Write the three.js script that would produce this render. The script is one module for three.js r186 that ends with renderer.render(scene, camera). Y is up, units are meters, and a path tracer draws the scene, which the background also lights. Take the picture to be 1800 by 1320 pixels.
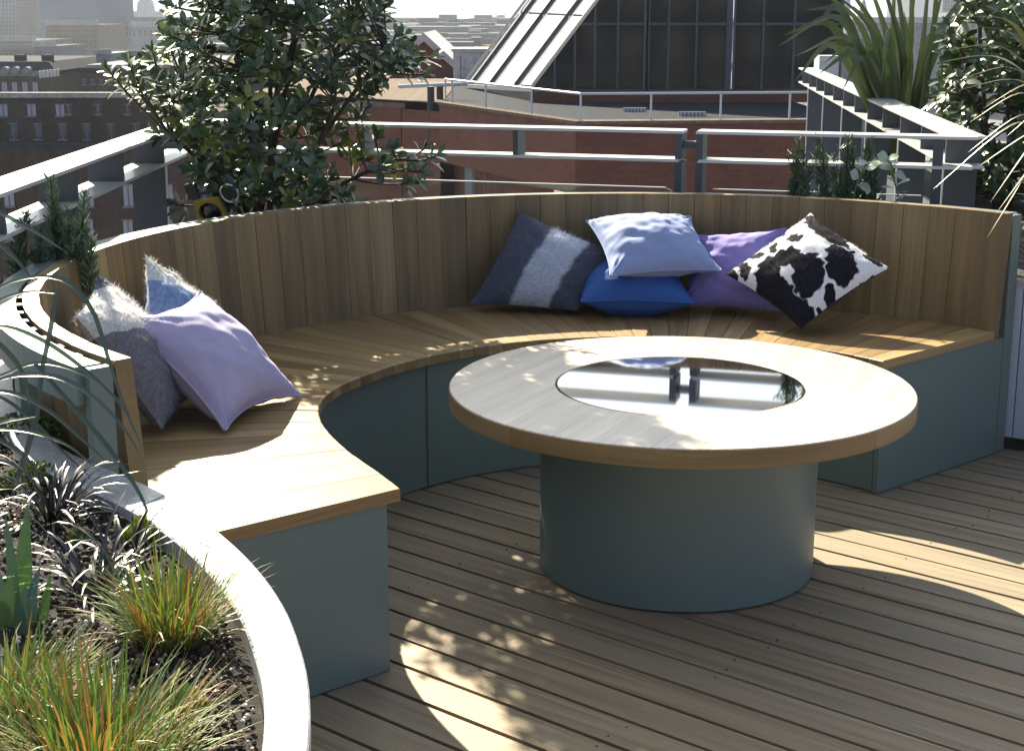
import * as THREE from 'three';
import { mergeGeometries } from 'three/addons/utils/BufferGeometryUtils.js';
import { ImprovedNoise } from 'three/addons/math/ImprovedNoise.js';

// ---------------------------------------------------------------- camera, sky, sun, exposure
const scene = new THREE.Scene();
const FOCAL = 2657.6, PITCH = Math.atan((660 - 18.7) / FOCAL), EYE = 1.52;
const camera = new THREE.PerspectiveCamera(2 * Math.atan(660 / FOCAL) * 180 / Math.PI, 1024 / 750, 0.05, 4000);
camera.position.set(0, EYE, 0);
camera.rotation.set(-PITCH, 0, 0);
scene.add(camera);

const SUN_AZ = 23.5 * Math.PI / 180, SUN_EL = 34 * Math.PI / 180;
const sunDir = new THREE.Vector3(-Math.sin(SUN_AZ) * Math.cos(SUN_EL), Math.sin(SUN_EL), -Math.cos(SUN_AZ) * Math.cos(SUN_EL));
{ // hazy bright winter sky: pale cream at the horizon, blue overhead, a broad glow round the sun
  const W = 512, H = 256, data = new Float32Array(W * H * 4), d = new THREE.Vector3();
  for (let j = 0; j < H; j++) for (let i = 0; i < W; i++) {
    const th = ((j + 0.5) / H - 0.5) * Math.PI, ph = ((i + 0.5) / W - 0.5) * 2 * Math.PI;
    d.set(Math.cos(th) * Math.cos(ph), Math.sin(th), Math.cos(th) * Math.sin(ph));
    const e = Math.max(0, d.y), h = Math.exp(-e / 0.22), g = Math.exp(-Math.acos(Math.min(1, d.dot(sunDir))) / 0.6);
    const k = (j * W + i) * 4;
    data[k] = 0.020 + 0.13 * h + 0.68 * g;
    data[k + 1] = 0.046 + 0.14 * h + 0.655 * g;
    data[k + 2] = 0.112 + 0.14 * h + 0.52 * g;
    data[k + 3] = 1;
  }
  const sky = new THREE.DataTexture(data, W, H, THREE.RGBAFormat, THREE.FloatType);
  sky.mapping = THREE.EquirectangularReflectionMapping; sky.magFilter = sky.minFilter = THREE.LinearFilter; sky.wrapS = THREE.RepeatWrapping; sky.needsUpdate = true;
  scene.background = sky; scene.environment = sky;
}
const sun = new THREE.DirectionalLight(new THREE.Color().setRGB(1, 0.905, 0.70), 5);
sun.position.copy(sunDir).multiplyScalar(60).add(new THREE.Vector3(0, 0, -5)); sun.target.position.set(0, 0, -5);
sun.castShadow = true; sun.shadow.mapSize.set(4096, 4096);
Object.assign(sun.shadow.camera, { left: -9, right: 9, top: 9, bottom: -9, near: 1, far: 120 });
scene.add(sun, sun.target);
scene.fog = new THREE.FogExp2(new THREE.Color().setRGB(0.82, 0.89, 1.0), 0.00031);
const renderer = new THREE.WebGLRenderer({ antialias: true });
renderer.toneMapping = THREE.LinearToneMapping;
renderer.toneMappingExposure = 3.85;
renderer.shadowMap.enabled = true; renderer.shadowMap.type = THREE.PCFSoftShadowMap;

// ---------------------------------------------------------------- helpers
let seed = 20240611;
const rnd = () => { seed = (seed + 0x6D2B79F5) | 0; let t = Math.imul(seed ^ (seed >>> 15), 1 | seed); t = (t + Math.imul(t ^ (t >>> 7), 61 | t)) ^ t; return ((t ^ (t >>> 14)) >>> 0) / 4294967296; };
const ra = (a, b) => a + (b - a) * rnd();
const V = (x, y, z) => new THREE.Vector3(x, y, z);
const perlin = new ImprovedNoise(), noise = (x, y = 0, z = 0) => perlin.noise(x, y, z);
const lerp = (a, b, t) => a + (b - a) * t, clamp = (x, a, b) => Math.min(b, Math.max(a, x)), smooth = (a, b, x) => { const t = clamp((x - a) / (b - a), 0, 1); return t * t * (3 - 2 * t); };
// surveying: a sight line measured on the photograph, cut with a height (at) or a distance (dep), in metres
function sight(x, y) { const u = (x - 900) / FOCAL, v = (660 - y) / FOCAL; return V(u, v * Math.cos(PITCH) - Math.sin(PITCH), -v * Math.sin(PITCH) - Math.cos(PITCH)); }
const at = (x, y, h) => { const d = sight(x, y); return d.multiplyScalar((h - EYE) / d.y).add(V(0, EYE, 0)); };
const dep = (x, y, z) => { const d = sight(x, y); return d.multiplyScalar(-z / d.z).add(V(0, EYE, 0)); };

const used = new Map();
function numbered(n) { const k = used.get(n) ?? 0; used.set(n, k + 1); return k ? `${n}_${String(k).padStart(3, '0')}` : n; }
function tag(o, label, category, group, kind) { o.userData.label = label; if (category) o.userData.category = category; if (group) o.userData.group = group; if (kind) o.userData.kind = kind; return o; }
function thing(name, label, category, pos = [0, 0, 0], group) { const g = new THREE.Group(); g.name = numbered(name); g.position.set(...pos); scene.add(g); return tag(g, label, category, group); }
function part(parent, name, geo, mat, label) { const m = new THREE.Mesh(geo, mat); m.name = name; if (label) m.userData.label = label; parent.add(m); return m; }
function stuffPart(parent, name, geo, mat) { const m = part(parent, name, geo, mat); m.userData.kind = 'stuff'; return m; }
function solo(name, geo, mat, label, category, group, kind) { const m = new THREE.Mesh(geo, mat); m.name = numbered(name); scene.add(m); return tag(m, label, category, group, kind); }
const moved = (g, x, y, z) => { g.translate(x, y, z); return g; };
const box = (x0, x1, y0, y1, z0, z1) => moved(new THREE.BoxGeometry(Math.abs(x1 - x0), Math.abs(y1 - y0), Math.abs(z1 - z0)), (x0 + x1) / 2, (y0 + y1) / 2, (z0 + z1) / 2);
function beam(a, b, w, h) { // a straight bar of section w x h from a to b
  const d = b.clone().sub(a), g = new THREE.BoxGeometry(w, h, d.length());
  const m = new THREE.Matrix4().lookAt(a, b, Math.abs(d.clone().normalize().y) > 0.98 ? V(0, 0, 1) : V(0, 1, 0)); m.setPosition(a.clone().add(b).multiplyScalar(0.5));
  return g.applyMatrix4(m);
}
const tube = (pts, r, seg = 8, rad = 6) => new THREE.TubeGeometry(new THREE.CatmullRomCurve3(pts), seg, r, rad, false);
const pole = (a, b, r0, r1 = r0, n = 10) => { const d = b.clone().sub(a), g = new THREE.CylinderGeometry(r1, r0, d.length(), n); g.applyQuaternion(new THREE.Quaternion().setFromUnitVectors(V(0, 1, 0), d.clone().normalize())); return moved(g, (a.x + b.x) / 2, (a.y + b.y) / 2, (a.z + b.z) / 2); };
// flat-shaded solid from stacked rings of points; uv = fn(point, isSide)
function rings(rs, uvf, capLow = true, capTop = true) {
  const pos = [], uv = [];
  const tri = (a, b, c, s) => { for (const p of [a, b, c]) { pos.push(p.x, p.y, p.z); uv.push(...uvf(p, s)); } };
  const n = rs[0].length;
  for (let k = 0; k + 1 < rs.length; k++) for (let i = 0; i < n; i++) { const j = (i + 1) % n, A = rs[k], B = rs[k + 1]; tri(A[i], A[j], B[j], 1); tri(A[i], B[j], B[i], 1); }
  if (capTop) { const T = rs[rs.length - 1]; for (let i = 1; i + 1 < n; i++) tri(T[0], T[i], T[i + 1], 0); }
  if (capLow) { const B = rs[0]; for (let i = 1; i + 1 < n; i++) tri(B[0], B[i + 1], B[i], 0); }
  const g = new THREE.BufferGeometry(); g.setAttribute('position', new THREE.Float32BufferAttribute(pos, 3)); g.setAttribute('uv', new THREE.Float32BufferAttribute(uv, 2)); g.computeVertexNormals();
  return g;
}
// plan polygon [[x,z]...] (counter-clockwise seen from above) raised from y0 to y1 with a chamfered upper edge
function slab(poly, y0, y1, ch = 0.003, grain = [1, 0], off = [rnd() * 3, rnd() * 3]) {
  const c = poly.reduce((s, p) => [s[0] + p[0] / poly.length, s[1] + p[1] / poly.length], [0, 0]);
  const ins = poly.map(([x, z]) => { const dx = c[0] - x, dz = c[1] - z, l = Math.hypot(dx, dz) || 1; return V(x + dx / l * ch * 1.4, y1, z + dz / l * ch * 1.4); });
  const ring = (y) => poly.map(([x, z]) => V(x, y, z));
  return rings([ring(y0), ring(y1 - ch), ins], (p, s) => { const a = p.x * grain[0] + p.z * grain[1], b = -p.x * grain[1] + p.z * grain[0]; return [(b + p.y) * 4 + off[0], a + off[1]]; });
}
// ribbon leaf along points, folded along its midrib
function ribbon(pts, width, { fold = 0.35, up = V(0, 1, 0), tip = 0.9, seg = 14, base = 0.55, twist = 0 } = {}) {
  const c = new THREE.CatmullRomCurve3(pts), pos = [], idx = [];
  for (let i = 0; i <= seg; i++) {
    const t = i / seg, p = c.getPoint(t), d = c.getTangent(t); let s = d.clone().cross(up); if (s.lengthSq() < 1e-4) s = V(1, 0, 0); s.normalize().applyAxisAngle(d, twist * t);
    const n = s.clone().cross(d).normalize(), w = width * 0.5 * Math.min(lerp(base, 1, Math.min(1, t * 4)), Math.max(0.03, Math.pow((1 - t) / (1 - tip * 0.55), 0.7)));
    const a = p.clone().addScaledVector(s, -w).addScaledVector(n, w * fold), b = p.clone().addScaledVector(s, w).addScaledVector(n, w * fold);
    pos.push(a.x, a.y, a.z, p.x, p.y, p.z, b.x, b.y, b.z);
    if (i) { const k = (i - 1) * 3; idx.push(k, k + 1, k + 4, k, k + 4, k + 3, k + 1, k + 2, k + 5, k + 1, k + 5, k + 4); }
  }
  const g = new THREE.BufferGeometry(); g.setAttribute('position', new THREE.Float32BufferAttribute(pos, 3)); g.setIndex(idx); g.computeVertexNormals();
  const uv = new Float32Array(pos.length / 3 * 2); for (let i = 0; i < uv.length / 2; i++) { uv[2 * i] = (i % 3) / 2; uv[2 * i + 1] = Math.floor(i / 3) / seg; } g.setAttribute('uv', new THREE.BufferAttribute(uv, 2));
  return g;
}
function arch(base, az, len, rise, droop, n = 6) { // an arching blade's centre line
  const pts = []; let p = base.clone(), e = rise; const st = len / (n - 1);
  for (let i = 0; i < n; i++) { pts.push(p.clone()); p.add(V(Math.cos(az) * Math.cos(e) * st, Math.sin(e) * st, Math.sin(az) * Math.cos(e) * st)); e -= droop / (n - 1) * (0.5 + i / (n - 1)); }
  return pts;
}
const tint = (g, c) => { const n = g.attributes.position.count, a = new Float32Array(n * 3); for (let i = 0; i < n; i++) a.set(c, i * 3); g.setAttribute('color', new THREE.BufferAttribute(a, 3)); return g; };

// ---------------------------------------------------------------- textures and materials
function tex(W, H, fn, srgb = true) {
  const d = new Uint8Array(W * H * 4);
  for (let j = 0; j < H; j++) for (let i = 0; i < W; i++) { const c = fn(i / W, j / H, i, j), k = (j * W + i) * 4; if (typeof c === 'number') d[k] = d[k + 1] = d[k + 2] = clamp(c * 255, 0, 255); else { d[k] = clamp(c[0] * 255, 0, 255); d[k + 1] = clamp(c[1] * 255, 0, 255); d[k + 2] = clamp(c[2] * 255, 0, 255); } d[k + 3] = 255; }
  const t = new THREE.DataTexture(d, W, H); t.wrapS = t.wrapT = THREE.RepeatWrapping; t.magFilter = THREE.LinearFilter; t.minFilter = THREE.LinearMipmapLinearFilter; t.generateMipmaps = true; if (srgb) t.colorSpace = THREE.SRGBColorSpace; t.needsUpdate = true; return t;
}
const rgb = (r, g, b) => new THREE.Color().setRGB(r, g, b);
const P = (o) => new THREE.MeshPhysicalMaterial({ side: THREE.DoubleSide, ...o });
const S = (o) => new THREE.MeshStandardMaterial({ side: THREE.DoubleSide, ...o });
const per = (x, y, p, z, q = p) => { // noise that repeats after p
  const a = noise(x, y, z), b = noise(x - p, y, z), c = noise(x, y - q, z), d = noise(x - p, y - q, z), s = (((x % p) + p) % p) / p, t = (y % q) / q; return lerp(lerp(a, b, s), lerp(c, d, s), t); };
const woodMap = (rough, z) => tex(512, 512, (u, v) => {
  const wob = per(u * 4, v * 4, 4, z + 3.3) * 0.35, g1 = per(((u * 24 + wob * 6) % 24 + 24) % 24, v * 1.5, 24, z, 1.5), g2 = per(u * 96, v * 4, 96, z + 7.7, 4), g3 = per(u * 8, v * 2, 8, z + 1.3, 2), f = noise(u * 700, v * 60, z);
  const k = 0.90 + 0.13 * g1 + 0.09 * g2 * rough + 0.14 * g3 + 0.06 * f * rough; return [k, k * (0.985 + 0.02 * g3), k * (0.965 + 0.04 * g1)];
});
const woodBump = tex(512, 512, (u, v) => 0.5 + 0.35 * per(u * 96, v * 4, 96, 7.7, 4) + 0.15 * noise(u * 600, v * 50, 2), false);
const W1 = woodMap(1, 0.5), W2 = woodMap(1.6, 11.5);
const wood = (c, r = 0.5, map = W1, bs = 0.0006, o = {}) => P({ color: rgb(...c), map, bumpMap: woodBump, bumpScale: bs, roughness: r, ...o });
const tones = (base, ks, r, map, bs, o) => ks.map(([k, w]) => wood([base[0] * k, base[1] * k * (1 - w * 0.5), base[2] * k * (1 - w)], r, map, bs, o));
const speck = tex(256, 256, (u, v) => 0.8 + 0.18 * noise(u * 90, v * 90, 4) + 0.12 * noise(u * 22, v * 22, 9) + 0.1 * noise(u * 5, v * 5, 2));
const M = {
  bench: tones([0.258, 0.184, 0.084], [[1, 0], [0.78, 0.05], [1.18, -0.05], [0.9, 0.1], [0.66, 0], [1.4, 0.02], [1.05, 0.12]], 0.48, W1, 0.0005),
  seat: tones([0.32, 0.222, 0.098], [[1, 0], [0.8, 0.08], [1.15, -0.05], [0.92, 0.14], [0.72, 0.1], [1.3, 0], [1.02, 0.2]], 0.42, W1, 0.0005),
  deck: tones([0.31, 0.243, 0.158], [[1, 0], [0.88, -0.08], [1.1, 0.02], [0.95, -0.12], [1.04, 0.08]], 0.62, W2, 0.0012),
  table: tones([0.70, 0.60, 0.48], [[1, 0], [0.98, 0.02], [1.02, -0.01]], 0.36, W1, 0.0002, { clearcoat: 0.7, clearcoatRoughness: 0.3 }),
  paint: P({ color: rgb(0.135, 0.182, 0.168), roughness: 0.42 }),
  paintLight: P({ color: rgb(0.24, 0.32, 0.31), roughness: 0.4 }),
  capPaint: P({ color: rgb(0.15, 0.225, 0.215), roughness: 0.38, clearcoat: 0.5, clearcoatRoughness: 0.3 }),
  coping: P({ color: rgb(0.62, 0.63, 0.65), roughness: 0.34, metalness: 0.1, map: speck }),
  steel: P({ color: rgb(0.62, 0.64, 0.67), roughness: 0.3, metalness: 0.85 }),
  mirror: P({ color: rgb(0.82, 0.84, 0.85), roughness: 0.035, metalness: 1 }),
  dark: P({ color: rgb(0.02, 0.02, 0.022), roughness: 0.6 }),
  rail: P({ color: rgb(0.52, 0.53, 0.54), roughness: 0.34, metalness: 0.15, clearcoat: 0.5, clearcoatRoughness: 0.3 }),
  fin: P({ color: rgb(0.06, 0.07, 0.085), roughness: 0.5 }),
  glass: P({ color: rgb(0.93, 0.97, 0.96), roughness: 0.03, transmission: 1, thickness: 0 }),
  soil: P({ color: rgb(0.040, 0.027, 0.018), roughness: 0.95 }),
  bark: P({ color: rgb(0.055, 0.042, 0.032), roughness: 0.9 }),
};
// ---------------------------------------------------------------- terrace: slab and deck
const C = V(0.425, 0, -4.045);                       // centre of the seating circle
const pol = (deg, r) => { const a = deg * Math.PI / 180; return [C.x + r * Math.cos(a), C.z - r * Math.sin(a)]; };
const polV = (deg, r, y) => { const [x, z] = pol(deg, r); return V(x, y, z); };
{
  const s = solo('terrace_slab', box(-2.6, 3.6, -0.5, -0.16, -6.7, 1.2), S({ color: rgb(0.06, 0.06, 0.062), roughness: 0.9 }), 'dark roof slab under the timber deck', undefined, undefined, 'structure');
  const deck = new THREE.Group(); deck.name = 'deck'; tag(deck, 'weathered timber deck of diagonal boards with open gaps', undefined, undefined, 'structure'); scene.add(deck);
  const ang = 40.3 * Math.PI / 180, dx = Math.cos(ang), dz = Math.sin(ang), nx = -dz, nz = dx, X0 = -1.15, X1 = 2.75, Z0 = -5.55, Z1 = -0.5, sp = 0.1135, w = 0.1025, heads = [];
  for (let k = -34; k < 34; k++) {
    const c = -2.951 + sp * (k + 0.5); let lo = -1e9, hi = 1e9;           // clip the centre line to the deck's rectangle
    for (const [o, d, a, b] of [[nx * c, dx, X0, X1], [nz * c, dz, Z0, Z1]]) { const t0 = (a - o) / d, t1 = (b - o) / d; lo = Math.max(lo, Math.min(t0, t1)); hi = Math.min(hi, Math.max(t0, t1)); }
    if (hi - lo < 0.15) continue;
    const cut = [lo, hi];
    for (let q = 0; q + 1 < cut.length; q++) {
      const a = cut[q] + 0.002, b = cut[q + 1] - 0.002, ww = w / 2 - ra(0, 0.001), dy = ra(-0.0012, 0.0004), P2 = (t, s) => [nx * (c + s) + dx * t, nz * (c + s) + dz * t];
      part(deck, 'board', slab([P2(a, -ww), P2(b, -ww), P2(b, ww), P2(a, ww)], -0.028, dy, 0.004, [dx, dz]), M.deck[Math.floor(rnd() * M.deck.length)]);
    }
    for (let t = Math.ceil(lo / 0.94) * 0.94 + 0.12; t < hi - 0.05; t += 0.94) for (const s of [-0.03, 0.03]) { if (rnd() < 0.45) continue; const tt = t + ra(-0.02, 0.02), g = new THREE.CylinderGeometry(0.0026, 0.0026, 0.003, 8); g.translate(nx * (c + s) + dx * tt, 0.0001, nz * (c + s) + dz * tt); heads.push(g); }
  }
  stuffPart(deck, 'screw_heads', mergeGeometries(heads), M.dark);
}

// ---------------------------------------------------------------- curved bench
const A0 = 40, A1 = 223.8, NB = 54, ST = (A1 - A0) / NB, I0 = 38.2, I1 = 226.6, fan = (a) => lerp(I0, I1, (a - A0) / (A1 - A0));   // the ends are not quite radial
const innerTab = [[38, 0.945], [60, 0.95], [150, 0.952], [156, 0.957], [163, 0.967], [175, 0.968], [186, 0.95], [199, 0.931], [213, 0.937], [221, 0.96], [227, 0.995]];
const inner = (d) => { let i = 0; while (i < innerTab.length - 2 && d > innerTab[i + 1][0]) i++; const [a, r] = innerTab[i], [b, s] = innerTab[i + 1], t = clamp((d - a) / (b - a), 0, 1), p = innerTab[Math.max(0, i - 1)], n = innerTab[Math.min(innerTab.length - 1, i + 2)], m0 = (s - p[1]) / (b - p[0]) * (b - a), m1 = (n[1] - r) / (n[0] - a) * (b - a); return (2 * t ** 3 - 3 * t * t + 1) * r + (t ** 3 - 2 * t * t + t) * m0 + (3 * t * t - 2 * t ** 3) * s + (t ** 3 - t * t) * m1; };
const bench = thing('curved_bench', 'long semicircular wooden bench with slatted back and grey green painted base', 'bench', [0, 0, 0]);
{
  const SEAT = 0.45, TOP = 0.853, rb = 1.60, rt = 1.632, th = 0.038;
  for (let i = 0; i < NB; i++) {
    const a = A0 + i * ST, b = a + ST, gi = 0.0007 / 0.95 * 57.3, go = 0.0007 / 1.6 * 57.3, jo = i === 41 ? 0.45 : 0, ji = i === 40 ? 0.3 : 0;
    const ru = Math.atan2(-(pol((a + b) / 2, 1)[1] - C.z), pol((a + b) / 2, 1)[0] - C.x), gr = [Math.cos(ru), -Math.sin(ru)];
    const tone = Math.floor(rnd() * 7), dy = ra(-0.0008, 0.0008);
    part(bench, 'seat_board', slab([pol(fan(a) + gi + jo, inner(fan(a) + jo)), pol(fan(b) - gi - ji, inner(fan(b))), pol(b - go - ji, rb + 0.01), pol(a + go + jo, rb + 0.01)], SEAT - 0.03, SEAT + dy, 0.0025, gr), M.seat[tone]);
    // back board: leaning slightly outwards
    const g = 0.0008 / 1.6 * 57.3, a2 = a + g, b2 = b - g, dr = ra(-0.001, 0.001), off = [rnd() * 3, rnd() * 3];
    const R4 = (y, r, c = 0) => [polV(a2 + c / 1.6 * 57, r + c, y), polV(b2 - c / 1.6 * 57, r + c, y), polV(b2, r + 0.004, y), polV(b2, r + 0.013, y), polV(b - 0.0012, r + 0.014, y), polV(b - 0.0012, r + th, y), polV(a + 0.0012, r + th, y), polV(a + 0.0012, r + 0.014, y), polV(a2, r + 0.013, y), polV(a2, r + 0.004, y)];
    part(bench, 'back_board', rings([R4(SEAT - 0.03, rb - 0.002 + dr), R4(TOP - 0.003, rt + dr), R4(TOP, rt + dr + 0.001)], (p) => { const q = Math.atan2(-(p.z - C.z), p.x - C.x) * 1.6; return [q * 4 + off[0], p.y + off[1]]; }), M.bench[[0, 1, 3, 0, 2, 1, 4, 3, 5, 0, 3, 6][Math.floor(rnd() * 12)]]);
  }
  const arc = (a, b, r0, r1, y0, y1, n) => { const poly = []; for (let i = 0; i <= n; i++) poly.push([lerp(a, b, i / n), 0]); const pos = []; const ring = poly.map(([d]) => [polV(d, typeof r0 === 'function' ? r0(d) : r0, y0), polV(d, typeof r0 === 'function' ? r0(d) : r0, y1), polV(d, typeof r1 === 'function' ? r1(d) : r1, y1), polV(d, typeof r1 === 'function' ? r1(d) : r1, y0)]); return rings(ring, (p) => [p.x * 2 + p.z * 2, p.y * 2 + p.x]); };
  for (const [a, b] of [[I0 + 2.3, 86.8], [87.1, 134.9], [135.3, 180.2], [180.5, I1 - 2.3]])
    part(bench, 'base_panel', arc(a, b, (d) => inner(d) + 0.03, (d) => inner(d) + 0.05, 0.004, 0.419, 28), M.paint);
  for (const d of [86.95, 135.1, 180.35]) part(bench, 'cover_strip', arc(d - 0.55, d + 0.55, inner(d) + 0.024, inner(d) + 0.0295, 0.006, 0.418, 2), M.paint);
  // end panels: thin sheets just inside the seat overhang
  for (const [d, s] of [[A0, 1], [A1, -1]]) {
    const e = d + s * 0.7, i = (s > 0 ? I0 : I1), ie = i + s * 1.0, [x0, z0] = pol(ie, inner(i) + 0.028), [x1, z1] = pol(e - s * 0.6, 1.674), [x2, z2] = pol(e + s * 0.7, 1.674), [x3, z3] = pol(ie + s * 1.1, inner(i) + 0.028);
    part(bench, 'end_panel', slab([[x0, z0], [x1, z1], [x2, z2], [x3, z3]], 0.003, 0.4185, 0.001), M.paint);
    part(bench, 'end_post', slab([pol(d + s * 0.05, 1.675), pol(d + s * 0.05, 1.725), pol(d + s * 0.85, 1.725), pol(d + s * 0.85, 1.675)], 0.003, 0.843, 0.002), M.paint, 'grey green painted metal end post of the bench back');
  }
  // rear: cap, hidden lower wall, posts and spacers
  const cap = part(bench, 'top_cap', arc(A0 + 0.93, A1 - 0.93, 1.686, 1.742, 0.768, 0.846, 80), M.capPaint);
  part(bench, 'rear_wall', arc(A0 + 3.2, A1 - 3.2, 1.676, 1.698, 0.003, 0.5, 60), M.paint);
  for (let d = A0 + 22; d < A1 - 12; d += 21) part(bench, 'rear_post', arc(d - 0.9, d + 0.9, 1.69, 1.725, 0.5, 0.7675, 2), M.paintLight);
  for (let d = A0 + 4; d < A1 - 4; d += 3.5) part(bench, 'spacer', arc(d - 0.5, d + 0.5, 1.6725, 1.6855, 0.80, 0.843, 1), M.dark);
}

// ---------------------------------------------------------------- round table
{
  const T = V(0.463, 0, -4.047), t = thing('round_table', 'low round table with pale wooden ring top, mirror bright lid and grey drum pedestal', 'table', [T.x, 0.008, T.z]);
  const prof = [[0.343, 0.462], [0.343, 0.5085], [0.345, 0.5105], [0.634, 0.5105], [0.6355, 0.509], [0.6355, 0.4615], [0.343, 0.4615]];
  for (let k = 0; k < 4; k++) { const pts = [], a = 47 + k * 90; for (let i = 0; i <= 30; i++) { const d = (a + 0.05 + 89.9 * i / 30) * Math.PI / 180; pts.push([[0.6357, 0.4605], [0.6357, 0.5075], [0.6375, 0.5065], [0.6375, 0.4615]].map(([r, y]) => V(r * Math.cos(d), y, r * Math.sin(d)))); } part(t, 'edge_band', rings(pts, (p) => [p.y * 4 + k, Math.atan2(p.z, p.x) * 0.64]), M.bench[k % 2 ? 2 : 6]); }
  for (let k = 0; k < 2; k++) {
    const a = k * 180 + 13, pts = []; for (let i = 0; i <= 64; i++) { const d = (a + 0.012 + (180 - 0.024) * i / 64) * Math.PI / 180; pts.push(prof.map(([r, y]) => V(r * Math.cos(d), y, r * Math.sin(d)))); }
    const m = 0.5, o = 0.3;
    part(t, 'top_half', rings(pts, (p) => [(p.x * Math.cos(m) + p.z * Math.sin(m) + p.y) * 4 + o, -p.x * Math.sin(m) + p.z * Math.cos(m) + o]), M.table[0]);
  }
  part(t, 'pedestal', moved(new THREE.CylinderGeometry(0.384, 0.384, 0.463, 120, 1, true), 0, 0.229, 0), M.paint);
  part(t, 'sunlit_strip', (() => { const g = []; for (const d of [203]) { const a = d * Math.PI / 180; g.push(moved(new THREE.CylinderGeometry(0.3855, 0.3855, 0.45, 4, 1, true, a, 0.02), 0, 0.232, 0)); } return mergeGeometries(g); })(), M.paintLight);  // paler strip painted in for the sunlit edge of the drum
  part(t, 'plinth', moved(new THREE.CylinderGeometry(0.372, 0.372, 0.012, 80), 0, -0.0005, 0), M.dark);
  part(t, 'well', moved(new THREE.CylinderGeometry(0.3425, 0.3425, 0.04, 80), 0, 0.478, 0), M.dark);
  const lid = part(t, 'lid', moved(new THREE.CylinderGeometry(0.3375, 0.3375, 0.006, 128), 0, 0.507, 0), M.mirror, 'round polished lid mirroring the sky and railing');
  void lid;
}

// ---------------------------------------------------------------- cushions
const weave = tex(256, 256, (u, v, i, j) => 0.5 + 0.28 * Math.sin(i * Math.PI / 2) * Math.sin(j * Math.PI / 2) + 0.3 * noise(i * 0.9, j * 0.13, 1) + 0.3 * noise(i * 0.13, j * 0.9, 5), false);
const cloth = tex(256, 256, (u, v, i, j) => { const k = 0.88 + 0.10 * noise(i * 0.8, j * 0.12, 1) + 0.10 * noise(i * 0.12, j * 0.8, 5); return [k, k, k]; });
for (const t of [weave, cloth]) t.repeat.set(3, 3);
function cushionGeo(q, T, { pinch = 0.05, wr = 0.004, sd = 0, n = 44, sag = 0 } = {}) {
  const [bl, br, tr, tl] = q.map((c) => V(...c)), nrm = br.clone().sub(tl).cross(tr.clone().sub(bl)).normalize(), cen = bl.clone().add(br).add(tr).add(tl).multiplyScalar(0.25);
  const front = [], back = [], edge = [];
  const plane = (u, v) => { const p = bl.clone().multiplyScalar((1 - u) * (1 - v)).addScaledVector(br, u * (1 - v)).addScaledVector(tr, u * v).addScaledVector(tl, (1 - u) * v); const eu = 4 * u * (1 - u), ev = 4 * v * (1 - v), kx = (2 * u - 1), ky = (2 * v - 1); const ex = br.clone().sub(bl), ey = tl.clone().sub(bl); p.addScaledVector(ex, -kx * pinch * ev * Math.abs(kx)).addScaledVector(ey, -ky * pinch * eu * Math.abs(ky)); return p; };
  const lift = (u, v, s) => { const e = Math.pow(Math.max(0, Math.sin(Math.PI * u) * Math.sin(Math.PI * v)), 0.5), w = wr * (noise(u * 5 + sd, v * 5, s * 3 + sd) + 0.6 * noise(u * 11, v * 11 + sd, s) + 0.8 * noise((u + v) * 7 + sd, (u - v) * 2.2, s * 2)) * Math.min(1, 5 * e); const cr = 1 - smooth(0, 0.35, Math.hypot(Math.min(u, 1 - u), Math.min(v, 1 - v))); return s * T * 0.5 * e + w + wr * 0.7 * cr * Math.sin(34 * Math.atan2(Math.min(v, 1 - v) + 0.02, Math.min(u, 1 - u) + 0.02) * 0.5) * Math.min(1, 6 * e); };
  const build = (s) => { const pos = [], uv = [], idx = []; for (let j = 0; j <= n; j++) for (let i = 0; i <= n; i++) { const u = i / n, v = j / n, p = plane(u, v).addScaledVector(nrm, lift(u, v, s)); p.y -= sag * (4 * u * (1 - u)) * (4 * v * (1 - v)) * 0; pos.push(p.x, p.y, p.z); uv.push(u, v); } for (let j = 0; j < n; j++) for (let i = 0; i < n; i++) { const k = j * (n + 1) + i; if (s > 0) idx.push(k, k + 1, k + n + 2, k, k + n + 2, k + n + 1); else idx.push(k, k + n + 2, k + 1, k, k + n + 1, k + n + 2); } const g = new THREE.BufferGeometry(); g.setAttribute('position', new THREE.Float32BufferAttribute(pos, 3)); g.setAttribute('uv', new THREE.Float32BufferAttribute(uv, 2)); g.setIndex(idx); g.computeVertexNormals(); return g; };
  const ep = []; for (let k = 0; k < 4; k++) for (let i = 0; i < 14; i++) { const t = i / 14, [u, v] = [[t, 0], [1, t], [1 - t, 1], [0, 1 - t]][k]; ep.push(plane(u, v)); }
  const piping = new THREE.TubeGeometry(new THREE.CatmullRomCurve3(ep, true, 'catmullrom', 0.5), 160, 0.0042, 6, true);
  return { front: build(1), back: build(-1), piping, nrm, cen, plane, lift };
}
const cushGroup = 'cushions on the curved bench';
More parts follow.
